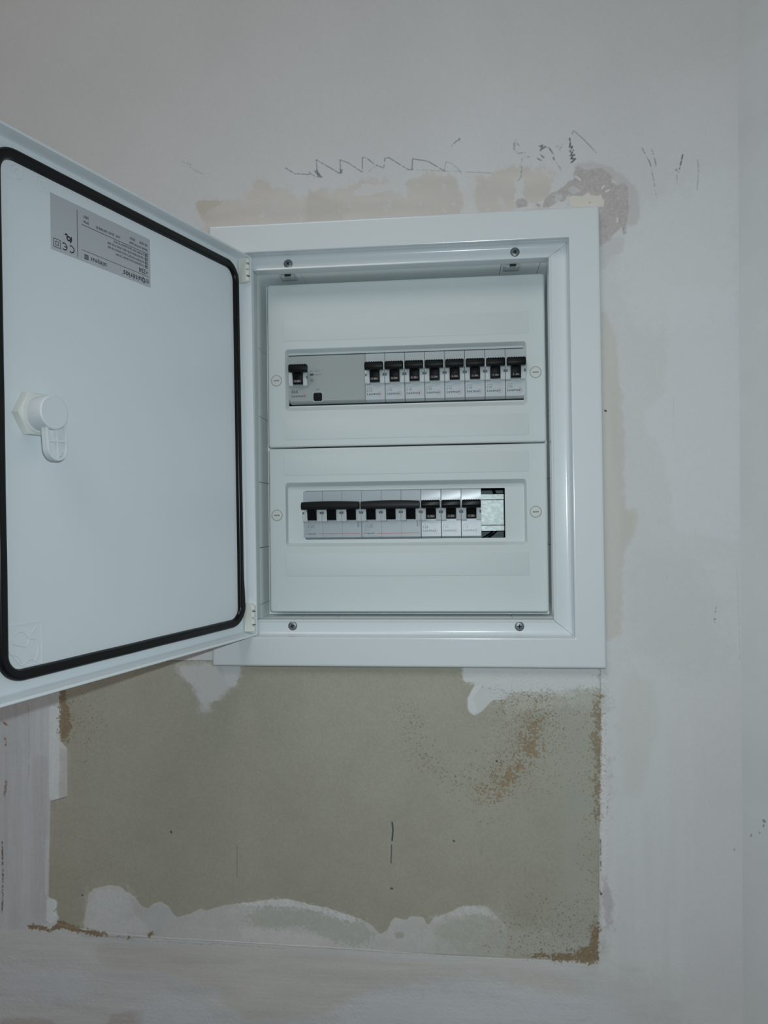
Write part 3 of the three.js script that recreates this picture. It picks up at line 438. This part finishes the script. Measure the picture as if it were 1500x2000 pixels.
{
  const hat = [[-17.5, 0], [-12.6, 0], [-12.4, -0.3], [-12.4, -6.2], [-11.9, -6.6], [11.9, -6.6], [12.4, -6.2], [12.4, -0.3], [12.6, 0], [17.5, 0], [17.5, -1], [13.4, -1], [13.4, -7.2], [12.9, -7.6], [-12.9, -7.6], [-13.4, -7.2], [-13.4, -1], [-17.5, -1]];
  for (const y of [62.6, -61.3]) {
    const g = sideExtrude(hat, -112, 112); planarUV(g, 0, 1000, 0, 1000); g.translate(0, y, -88);
    obj('mounting_rail', g, zinc, board0);
    for (const x of [-108, 106]) obj('rail_post', new THREE.CylinderGeometry(4, 4.5, 10.2, 16).rotateX(Math.PI / 2).translate(x, y, -101.2), M.enclosure, board0);
  }
}
// the door: a shallow tray hung on the left, swung out by 108 degrees and sagging a little
const door = (() => {
  const y = (v) => -v, g = loft([
    rect(-268, 0.4, y(166.4), y(-165.2), 2, -12.4), rect(-268.6, 1, y(167), y(-165.8), 2.4, -11.6), rect(-268.6, 1, y(167), y(-165.8), 2.4, -0.6), rect(-268.3, 0.7, y(166.7), y(-165.5), 2, -0.1), rect(-267.8, 0.2, y(166.2), y(-165), 1.8, 0),
    rect(-267, -0.6, y(165.4), y(-164.2), 1.6, -0.25), rect(-266.8, -0.8, y(165), y(-164), 1.6, -0.7), rect(-266.4, -1.2, y(164.4), y(-163.6), 1.6, -8.8), rect(-265.6, -2, y(163.4), y(-162.8), 1.8, -10.2), rect(-264.4, -3.2, y(162.2), y(-161.6), 2, -10.6)], { capA: true, capB: true, crease: 0.6 });
  const d = obj('door', g, M.paintDoor, board0);
  const u = new THREE.Vector3(-0.313140, -0.012217, 0.949628), up = new THREE.Vector3(-0.003826, 0.999925, 0.011602), n = new THREE.Vector3(0.949699, 0, 0.313164);
  d.quaternion.setFromRotationMatrix(new THREE.Matrix4().makeBasis(u.clone().negate(), up, n));
  d.position.set(-0.130, -0.0005, -0.005);
  // gasket of black foam: two soft ridges, a little uneven, bulging at the lower hinge corner
  const gk = (off, z) => {
    const p = rr(-250.3 + off, -7.4 - off * 0.82, -157.2 + off, 158.4 - off, Math.max(17 - off, 6), 14), out = [];
    for (let i = 0; i < p.length; i++) {        // subdivide the straight runs
      const a = p[i], b = p[(i + 1) % p.length], k = Math.max(1, Math.round(Math.hypot(b[0] - a[0], b[1] - a[1]) / 8));
      for (let j = 0; j < 24; j++) { if (j >= k && k < 8) break; const t = j / (k < 8 ? k : 24); out.push([a[0] + (b[0] - a[0]) * t, a[1] + (b[1] - a[1]) * t]); if (k < 8 && j === k - 1) break; }
    }
    return [out, z];
  };
  const wob = (ring, out) => { ring[0] = ring[0].map(([x, yy]) => { const w = (fbm(x / 30 + 50, yy / 30 + 90, 71, 3) - 0.5) * 0.9, low = Math.exp(-(((yy + 138) / 16) ** 2)) * sstep(-30, -10, x); return [x + (x > -100 ? 1 : -1) * (w * 0.5 + (out ? 1.9 : -0.2) * low), yy + w * 0.5]; }); return ring; };
  obj('gasket', loft([wob(gk(0, -10.7), 1), wob(gk(0.1, -8.9), 1), wob(gk(0.9, -7.4), 1), wob(gk(2.2, -6.9), 1), wob(gk(3.3, -7.3), 1), wob(gk(4.2, -7.1), 0), wob(gk(5.6, -7.3), 0), wob(gk(6.5, -8.4), 0), wob(gk(7.0, -10.7), 0)], { crease: 1.2 }), M.gasket, d);
  // hinges of cream plastic
  for (const [a, b] of [[142.4, 164.0], [-163.2, -138.6]]) {
    const h = obj('hinge', [box(-5.4, -0.5, a, b, -10, -2.2, 0.7), ...[0.12, 0.37, 0.62, 0.87].map((t) => new THREE.CylinderGeometry(2.5, 2.5, (b - a) * 0.17, 16).translate(-3.0, a + (b - a) * t, -2.4))], M.hinge, d);
    obj('hinge_pin_slot', [0.26, 0.72].map((t) => box(-3.6, -1.2, a + (b - a) * t - 0.6, a + (b - a) * t + 0.6, -1.6, -0.9)), M.mark, h);
  }
  // lock: nut, barrel, cam lever
  const hex = []; for (let k = 0; k < 6; k++) hex.push([14.6 * Math.cos(k * Math.PI / 3), 14.6 * Math.sin(k * Math.PI / 3)]);
  const nutG = frontExtrude(shapeOf(hex), 0, 5.6, 0.9); nutG.translate(-223, 2.0, -10.6);
  obj('lock_nut', [toCreasedNormals(nutG, 0.4), new THREE.CylinderGeometry(11.6, 12.2, 1.0, 40).rotateX(Math.PI / 2).translate(-223, 2.2, -4.7)], M.nut, d);
  const V = (a) => a.map(([x, q]) => new THREE.Vector2(x, q));
  obj('lock_barrel', [new THREE.LatheGeometry(V([[10.4, 0], [10.4, 15.0], [10.2, 15.6], [9.7, 16.0], [9.1, 15.8], [0, 15.8]]), 48).rotateX(Math.PI / 2).translate(-222.6, 2.2, -8)], M.lock, d);
  const lev = new THREE.Shape(); lev.moveTo(-8.6, 4); lev.lineTo(-8.2, -19); lev.absarc(0, -19, 8.2, Math.PI, 2 * Math.PI, false); lev.lineTo(8.6, 4); lev.closePath();
  const pocket = (x0, x1, y0, y1) => new THREE.Path(rr(x0, x1, y0, y1, 0.6, 3).map(([x, q]) => new THREE.Vector2(x, q)));
  const top = new THREE.Shape(lev.getPoints(12)); top.holes.push(pocket(-6.6, -0.8, -14.2, -4), pocket(0.8, 6.6, -14.2, -4), new THREE.Path([[-6.4, -15.8], [-0.8, -15.8], [-0.8, -25.2], [-3.6, -24.4], [-5.9, -21.8], [-6.4, -19]].map(([x, q]) => new THREE.Vector2(x, q))), new THREE.Path([[0.8, -15.8], [6.4, -15.8], [6.4, -19], [5.9, -21.8], [3.6, -24.4], [0.8, -25.2]].map(([x, q]) => new THREE.Vector2(x, q))));
  const lg = [toCreasedNormals(frontExtrude(lev, 0, 2.2, 0.5), 0.5), toCreasedNormals(frontExtrude(top, 2.0, 4.6, 0.3), 0.5)].map((q) => q.scale(0.9, 0.98, 1).rotateZ(0.06).translate(-220.6, 0.0, 2.2));
  obj('lock_lever', lg, M.lock, d);
  // moulded marks: a circle, a square in a square, a recycling emblem
  const ringOf = (r, t) => new THREE.TorusGeometry(r, t, 6, 36), frame = (s, t, r) => loft([[rr(-s, s, -s, s, r, 4), 0], [rr(-s, s, -s, s, r, 4), 0.35], [rr(-s + t, s - t, -s + t, s - t, Math.max(r - t, 0.2), 4), 0.35], [rr(-s + t, s - t, -s + t, s - t, Math.max(r - t, 0.2), 4), 0]]);
  const arc = (pts) => new THREE.TubeGeometry(new THREE.CatmullRomCurve3(pts.map(([x, q]) => new THREE.Vector3(x, q, 0))), 20, 0.32, 5);
  obj('moulded_mark', [ringOf(4, 0.25).translate(-231, 146, -10.6), arc([[1, 2], [-1, 1], [-1, -1], [1, -2]]).translate(-231, 146, -10.6)], M.paintDoor, d);
  obj('moulded_mark', [frame(4.1, 0.45, 1.3), frame(2.0, 0.4, 0.3)].map((q) => q.translate(-211.8, 145.9, -10.6)), M.paintDoor, d);
  obj('moulded_mark', [frame(13, 0.5, 0.6), arc([[-9, 3], [-6, 7], [-1, 8], [3, 4], [5, 6], [10, 11]]), arc([[-8, 2], [-3, 0], [2, -1], [4, 3], [9, 1], [10, -6], [7, -11]]), arc([[-11, -2], [-7, -7], [-2, -12], [4, -9], [9, -12]]), arc([[-10, -4], [-5, -6], [-2, -10]])].map((q) => q.translate(-231.5, -136.5, -10.6)), M.paintDoor, d);
  // rating sticker, upside down, its code left blank
  const map = canvasMap(1440, 576, (c, w, h) => {
    c.fillStyle = '#b4b9be'; c.fillRect(0, 0, w, h);
    c.fillStyle = c.strokeStyle = '#07090b'; c.textBaseline = 'alphabetic';
    const t = (s, x, q, f, sx = 1) => { c.save(); c.translate(x, q); c.scale(sx, 1); c.font = f; c.fillText(s, 0, 0); c.restore(); };
    c.lineWidth = 6; c.beginPath(); c.arc(52, 62, 22, 0, 6.3); c.stroke(); c.beginPath(); c.moveTo(40, 76); c.lineTo(66, 48); c.moveTo(46, 52); c.lineTo(62, 52); c.stroke();
    t('Quitérios', 84, 84, 'bold 78px sans-serif', 1.02); t('°', 440, 62, 'bold 40px sans-serif');
    t('safetymax', 690, 78, 'bold 62px sans-serif', 0.74); c.fillRect(952, 34, 56, 50); c.fillStyle = '#b4b9be'; for (let k = 0; k < 5; k++) c.fillRect(960 + k * 10, 42, 4, 34); c.fillStyle = '#07090b';
    c.fillRect(30, 118, 1010, 5); c.fillRect(30, 388, 1010, 6); c.fillRect(1094, 22, 6, 500);
    t('+334', 40, 190, 'bold 76px sans-serif', 0.9);
    [['PT', 'CX QUADRO Qx(2) 26md P125 INT'], ['EN', 'DISTRIBUTION ENCL Qx(2) 26md D125 HM'], ['ES', 'CAJA DISTRIBUCIÓN Qx(2) 26md P125 EMP'], ['FR', 'COFFRET DIST Qx(2) 26md P125 ENC']].forEach(([a, s], k) => { const q = 240 + k * 45; c.fillStyle = '#3a4044'; c.fillRect(44, q - 28, 46, 34); c.fillStyle = '#b4b9be'; t(a, 50, q - 1, 'bold 26px sans-serif'); c.fillStyle = '#07090b'; t(s, 100, q, 'bold 34px sans-serif', 0.84); });
    t('Made in Portugal', 44, 444, 'bold 40px sans-serif', 0.9); t('Lote | Batch: 2601409.00', 480, 446, 'bold 37px sans-serif', 0.82); t('EN 62208', 44, 500, 'bold 38px sans-serif', 0.8); t('BT037', 246, 500, 'bold 38px sans-serif', 0.8);
    t('IP54', 940, 446, 'bold 40px sans-serif', 0.86); t('IK07', 940, 500, 'bold 40px sans-serif', 0.86);
    c.lineWidth = 11; c.beginPath(); c.arc(1180, 78, 34, 0.9, 5.4); c.stroke(); c.beginPath(); c.arc(1272, 78, 34, 0.9, 5.4); c.moveTo(1240, 78); c.lineTo(1270, 78); c.stroke();
    c.lineWidth = 6; c.strokeRect(1322, 38, 84, 84); c.strokeRect(1346, 62, 36, 36);
    c.lineWidth = 15; c.beginPath(); c.arc(1214, 178, 20, 0, 6.3); c.moveTo(1180, 206); c.quadraticCurveTo(1172, 160, 1196, 142); c.moveTo(1234, 176); c.lineTo(1236, 214); c.quadraticCurveTo(1254, 218, 1260, 200); c.stroke();
  });
  const st = planarUV(box(-206.9, -116.7, 108, 143.6, -10.65, -10.45), -116.7, -206.9, 143.6, 108);
  obj('rating_sticker', st, std({ map, roughness: 0.4 }), d).userData.label = 'grey printed sticker stuck upside down on the door';
  return d;
})();

// ───────────────────────── breakers ─────────────────────────
// Axes of a breaker: x right, y up, z towards the room, from the middle of its front; the rail lies at z = -44.
const FRONT = -42.4, ROW1 = 63.2, ROW2 = -62.2;
const noseProfile = (low) => [[22.4, -1.2], [21.6, -0.1], [20.8, 0], [8.6, 0], [7.6, -0.2], [-19.4, -0.4], [-20.6, -0.9], [-22.4 - low, -3.2 - low], [-22.4 - low, -20], [-42, -20.6], [-42, -58], [-19, -58], [-19, -44], [18.6, -44], [18.6, -58], [42, -58], [42, -20.6], [22.4, -20]];
const cheekProfile = [[7.2, 0], [6.8, 2.2], [5.2, 3.7], [2.6, 4.5], [0, 4.6], [-3, 4.1], [-5.6, 3.1], [-6.2, 2.2], [-6.3, -0.4], [7.2, -0.4]];
const barProfile = [[-4.5, -0.4], [-4.5, 4.6], [-3, 5.4], [1.5, 6.2], [4.4, 7.6], [5.2, 11.4], [6.0, 12.8], [7.4, 13.4], [10.4, 13.2], [11.6, 12.4], [12.0, 11], [11.2, 6], [9.5, 2], [8.4, -0.4]];
const barTop = [[5.3, 6.4], [5.0, 11.6], [5.8, 12.9], [7.4, 13.6], [10.4, 13.4], [11.7, 12.5], [12.1, 11], [11.6, 6.2]];
const ridges = (x0, x1) => { const g = []; for (let x = x0 + 1.4; x < x1 - 1; x += 2.1) g.push(box(x, x + 1.1, 11.5, 12.35, 8, 12.2, 0.3)); return g; };
const onMark = std({ roughness: 0.42, map: canvasMap(256, 110, (c) => { c.fillStyle = '#07090b'; c.fillRect(0, 0, 256, 110); c.fillStyle = '#cfd6d8'; c.font = '74px sans-serif'; c.fillText('I', 40, 82); c.fillText('.', 76, 82); c.fillText('On', 118, 82); }) });
function wordmark(c, x, y, s, ink, ring) {
  c.fillStyle = ink; c.font = `bold ${s}px sans-serif`;
  c.save(); c.translate(x, y); c.scale(1.12, 1); c.fillText('Lexman', 0, 0); const w = c.measureText('Lexman').width * 1.12; c.restore();
  c.strokeStyle = ring; c.lineWidth = s * 0.09; c.beginPath(); c.arc(x + w - s * 0.34, y - s * 0.28, s * 0.68, -2.2, 2.1); c.stroke();
}
function plateMat(draw, w = 17.6, h = 15.9, base = '#b2bbbf', rough = 0.34) {
  return std({ roughness: rough, map: canvasMap(Math.round(w * 28), Math.round(h * 28), (c, W, H) => { c.fillStyle = base; c.fillRect(0, 0, W, H); draw(c, W, H); }) });
}
const smallPlate = (rating, bold) => plateMat((c) => {
  c.fillStyle = '#596267'; c.font = '36px sans-serif'; c.fillText(bold ? '230V~' : '230/400V~', 34, 152);
  c.fillStyle = bold ? '#343b40' : '#4a5358'; c.font = `${bold ? 'bold ' : ''}84px sans-serif`; c.fillText(rating, 28, 236);
  wordmark(c, 30, 326, 82, '#454c51', '#c4615f');
});
const plateMats = { C10: smallPlate('C10'), C16: smallPlate('C16'), C25: smallPlate('C25', true) };
const singleHousing = sideExtrude(noseProfile(0), -8.92, 8.92, 0.22);
const cheeks = () => [sideExtrude(cheekProfile, -8.9, -4.55, 0.25, 0.55), sideExtrude(cheekProfile, 4.55, 8.9, 0.25, 0.55)];
const plateShape = (notch) => shapeOf(notch ? [[-8.8, -20.5], [8.8, -20.5], [8.8, -4.9], [-4.2, -4.9], [-4.2, -6.6], [-8.8, -6.6]] : [[-8.8, -20.5], [8.8, -20.5], [8.8, -7.6], [-8.8, -7.6]]);
function breaker(rating, x, row, label, group, notch = true) {
  const t = thing('circuit_breaker', label, 'circuit breaker', group);
  t.position.set(x / 1000, OY + row / 1000, FRONT / 1000);
  obj('housing', [singleHousing], M.housing, t);
  for (const c of cheeks()) obj('cheek', c, M.cheek, t);
  const tg = obj('toggle', [sideExtrude(barProfile, -4.35, 4.35, 0.3, 0.5), sideExtrude(barTop, -8.2, 8.2, 0.5, 0.5), ...ridges(-8.2, 8.2)], M.toggle, t);
  obj('on_mark', planarUV(box(-3.6, 3.6, -4.0, -0.9, -0.15, 0.15), -3.6, 3.6, -4.0, -0.9).rotateX(-0.33).translate(0, 0.15, 5.3), onMark, tg);
  const pg = planarUV(toCreasedNormals(frontExtrude(plateShape(notch), -0.5, 0.5, 0.2), 0.2), -8.8, 8.8, -20.5, -4.6);
  obj('label_plate', pg, plateMats[rating], t);
  for (const s of [-1, 1]) obj('status_window', box(s * 7.95 - 0.75, s * 7.95 + 0.75, 0.4, 2.9, 4.2, 4.68), M.mark, t);
  return t;
}
const ROWA = 'slim breakers of the upper row', ROWB = 'slim breakers of the lower row', x1 = (k) => -35.6 + 18.12 * (k + 0.5);
const where = ['slim C10 breaker directly beside the wide 40A unit', 'slim C10 breaker next to the first C16 of the upper row', 'upper row C16 breaker touching a C10, leftmost of the six', 'second C16 breaker from the left in the upper row', 'third C16 breaker from the left in the upper row', 'fourth C16 breaker from the left in the upper row', 'upper row C16 breaker second from the right end', 'C16 breaker at the right end of the upper row'];
where.forEach((w, k) => breaker(k < 2 ? 'C10' : 'C16', x1(k), ROW1, w, ROWA));
breaker('C25', 22.95, ROW2, 'slim C25 breaker right of the two triple C20 breakers', ROWB, false);
breaker('C16', 41.1, ROW2, 'lower row C16 breaker between the C25 and another C16', ROWB);
breaker('C16', 59.15, ROW2, 'lower row C16 breaker beside the gap baring the metal rail', ROWB);
// three-pole breakers with one long tied handle
const triplePlate = plateMat((c, W) => {
  const k = 28;
  c.fillStyle = '#5f686d'; c.font = '36px sans-serif'; c.fillText('TX³', 4.4 * k, 3.1 * k);
  c.font = '98px sans-serif'; c.fillStyle = '#566067'; c.fillText('C20', 4.2 * k, 7.1 * k);
  c.font = '32px sans-serif'; c.fillStyle = '#7d878b'; c.fillText('6000 / 3', 4.3 * k, 8.9 * k); c.fillText('400V~', 4.3 * k, 10.2 * k);
  c.save(); c.translate(3.2 * k, 11 * k); c.rotate(-Math.PI / 2); c.font = '30px sans-serif'; c.fillStyle = '#5c6468'; c.fillText('NF EN 60898', 0, 0); c.restore();
  for (let i = 0; i < 13; i++) { c.fillStyle = '#454d52'; c.fillRect(50.1 * k, (1.4 + i * 0.42) * k, 1.2 * k, 0.25 * k); } c.fillStyle = '#7b858a'; for (let i = 0; i < 5; i++) c.fillRect(52 * k, (1.4 + i) * k, 0.8 * k, 0.6 * k);
  c.fillStyle = '#b4434f'; c.fillRect(1 * k, 12.35 * k, 51.4 * k, 0.42 * k);
  c.fillStyle = '#a2acb1'; c.fillRect(3.8 * k, 11.6 * k, 10 * k, 2.2 * k);
  c.fillStyle = '#40484d'; c.font = 'bold 56px sans-serif'; c.fillText('legrand', 4.1 * k, 13.1 * k);
  c.fillStyle = 'rgba(70,80,86,.75)'; for (const s of [18.1, 36.2]) c.fillRect(s * k - 3, 0, 6, 15.9 * k);
}, 53.8, 15.9, '#a2acb1', 0.4);
function tripleBreaker(x, label) {
  const t = thing('triple_breaker', label, 'circuit breaker', 'three-pole breakers of the lower row');
  t.position.set(x / 1000, OY + ROW2 / 1000, FRONT / 1000);
  for (const c of [-18.1, 0, 18.1]) {
    obj('pole_housing', sideExtrude(noseProfile(0), c - 8.98, c + 8.98, 0.18), M.housingBlue, t);
    for (const g of [sideExtrude(cheekProfile, c - 8.98, c - 4.3, 0.25, 0.55), sideExtrude(cheekProfile, c + 4.3, c + 8.98, 0.25, 0.55)]) obj('cheek', g, M.cheek, t);
    for (const s of [-1, 1]) obj('status_window', box(c + s * 8.0 - 0.8, c + s * 8.0 + 0.8, 0.8, 3.0, 4.2, 4.68), M.mark, t);
  }
  const long = new THREE.BoxGeometry(53.4, 7.0, 7.2, 24, 4, 4), p = long.attributes.position;   // bowed along its top and front
  for (let i = 0; i < p.count; i++) { const f = 1 - (p.getX(i) / 26.7) ** 2, yy = p.getY(i) / 3.5, zz = p.getZ(i) / 3.6; p.setXYZ(i, p.getX(i) * (1 - 0.012 * (yy * yy + zz * zz)), p.getY(i) * (1 - 0.1 * zz * zz) + (yy > 0 ? 0.75 * f * yy : 0), p.getZ(i) * (1 - 0.12 * yy * yy)); }
  long.translate(0, 8.35, 10.2); long.computeVertexNormals();
  obj('toggle', [long, ...[-18.1, 0, 18.1].map((c) => sideExtrude(barProfile, c - 4.15, c + 4.15, 0.3, 0.5))], M.toggle, t);
  const outline = [[-26.9, -20.5], [26.9, -20.5], [26.9, -4.9]];
  for (const c of [18.1, 0, -18.1]) outline.push([c - 4.1, -4.9], [c - 4.1, -6.6], [c - 8.9, -6.6], ...(c > -18 ? [[c - 8.9, -4.9]] : []));
  obj('label_plate', planarUV(toCreasedNormals(frontExtrude(shapeOf(outline), -0.5, 0.5, 0.15), 0.2), -26.9, 26.9, -20.5, -4.6), triplePlate, t);
  return t;
}
tripleBreaker(-67.6, 'triple-width C20 breaker at the left end of the lower row');
tripleBreaker(-13.3, 'triple-width C20 breaker beside the slim C25 breaker');
// the wide residual-current device
{
  const t = thing('residual_current_breaker', 'wide grey 40A residual current breaker with a black test button', 'circuit breaker');
  t.position.set(-71.55 / 1000, OY + (ROW1 - 0.1) / 1000, FRONT / 1000);
  const corner = noseProfile(0);
  obj('housing', [sideExtrude(corner, -34.2, 35.9, 0.3)], M.housingGrey, t);
  obj('end_cheek', sideExtrude([[22.4, -1.2], [21.6, -0.1], [-18.4, -0.3], [-21, -3.2], [-21, -20], [22.4, -20]], -35.9, -34.2, 0.2), M.housingGrey, t);
  const c = -26.1;
  for (const g of [sideExtrude(cheekProfile, c - 8.6, c - 4.7, 0.3, 0.55), sideExtrude(cheekProfile, c + 4.7, c + 8.6, 0.3, 0.55)]) obj('cheek', g, M.cheek, t);
  const tg = obj('toggle', [sideExtrude(barProfile, c - 4.4, c + 4.4, 0.3, 0.5), sideExtrude(barTop, c - 6.7, c + 10.0, 0.5, 0.5), ...ridges(c - 6.7, c + 10.0)], M.toggle, t);
  obj('on_mark', planarUV(box(-3.6, 3.6, -4.0, -0.9, -0.15, 0.15), -3.6, 3.6, -4.0, -0.9).rotateX(-0.33).translate(c, 0.15, 5.3), onMark, tg);
  const k = 28, print = plateMat((g) => {
    g.fillStyle = '#565e62'; g.font = '38px sans-serif'; g.fillText('230V~', 1.3 * k, 30.1 * k); g.fillStyle = '#454c50'; g.font = 'bold 106px sans-serif'; g.fillText('40A', 1.1 * k, 33.4 * k);
    wordmark(g, 1.2 * k, 37.1 * k, 88, '#454c51', '#c4615f');
    g.fillStyle = '#495155'; g.font = '50px sans-serif'; g.fillText('I∆n', 18.9 * k, 14.1 * k); g.fillText('30mA', 23.1 * k, 13.9 * k); g.fillStyle = '#3c4347'; g.fillRect(18.9 * k, 15.6 * k, 3.4 * k, 1.9 * k); g.fillStyle = '#495155'; g.fillText('Type AC', 23.1 * k, 17.1 * k);
    g.strokeStyle = '#5f676b'; g.lineWidth = 7; for (let i = 0; i < 3; i++) { const a = i * Math.PI / 3 + 0.5; g.beginPath(); g.moveTo((20.8 - 1.9 * Math.cos(a)) * k, (21.9 - 1.9 * Math.sin(a)) * k); g.lineTo((20.8 + 1.9 * Math.cos(a)) * k, (21.9 + 1.9 * Math.sin(a)) * k); g.stroke(); } g.beginPath(); g.arc(20.8 * k, 21.9 * k, 1.3 * k, 0, 6.3); g.stroke();
    g.font = '52px sans-serif'; g.fillText('TEST', 23.9 * k, 31.2 * k);
  }, 69, 41, '#979f9f', 0.5);
  const face = shapeOf([[-34.4, -20], [34.8, -20], [34.8, 21], [-34.4, 21]]);
  face.holes.push(new THREE.Path([[c - 9, -6.5], [c - 9, 13], [c + 9, 13], [c + 9, -6.5]].map(([x, y]) => new THREE.Vector2(x, y))));
  obj('face_plate', planarUV(toCreasedNormals(frontExtrude(face, -0.6, 0.25, 0.12), 0.2), -34.4, 34.8, -20, 21), print, t);
  obj('test_button', [box(-12.2, -4.4, -20, -12.6, -1, 2.6, 1.4)], M.toggle, t);
  obj('button_surround', loft([rect(-13.2, -3.4, -21, -11.6, 1.8, 0), rect(-13.2, -3.4, -21, -11.6, 1.8, 0.7), rect(-12.4, -4.2, -20.2, -12.4, 1.6, 0.7), rect(-12.4, -4.2, -20.2, -12.4, 1.6, 0)]), M.housing, t);
  obj('status_window', box(c + 8.0, c + 8.7, 0.2, 2.6, 2.6, 4.7), M.mark, t);
}
// cables glimpsed through the open slot of the lower row
const tube = (pts, r) => new THREE.TubeGeometry(new THREE.CatmullRomCurve3(pts.map((p) => new THREE.Vector3(...p))), 40, r, 10);
function cable(pts, r, mat, label) { const o = obj(numbered('cable'), tube(pts, r), mat, scene); o.position.set(0, OY, 0); return tag(o, label, 'cable'); }
cable([[70, -88, -101], [77, -84, -100], [82, -80, -98], [90, -72, -100], [100, -66, -102]], 2.2, M.cable, 'black cable curving down below the metal rail in the lower row');
cable([[81, -34, -103], [82.5, -40, -103], [84, -43.5, -101], [90, -44, -100], [100, -42, -102]], 1.6, M.cable, 'short black cable above the metal rail in the lower row');

renderer.render(scene, camera);
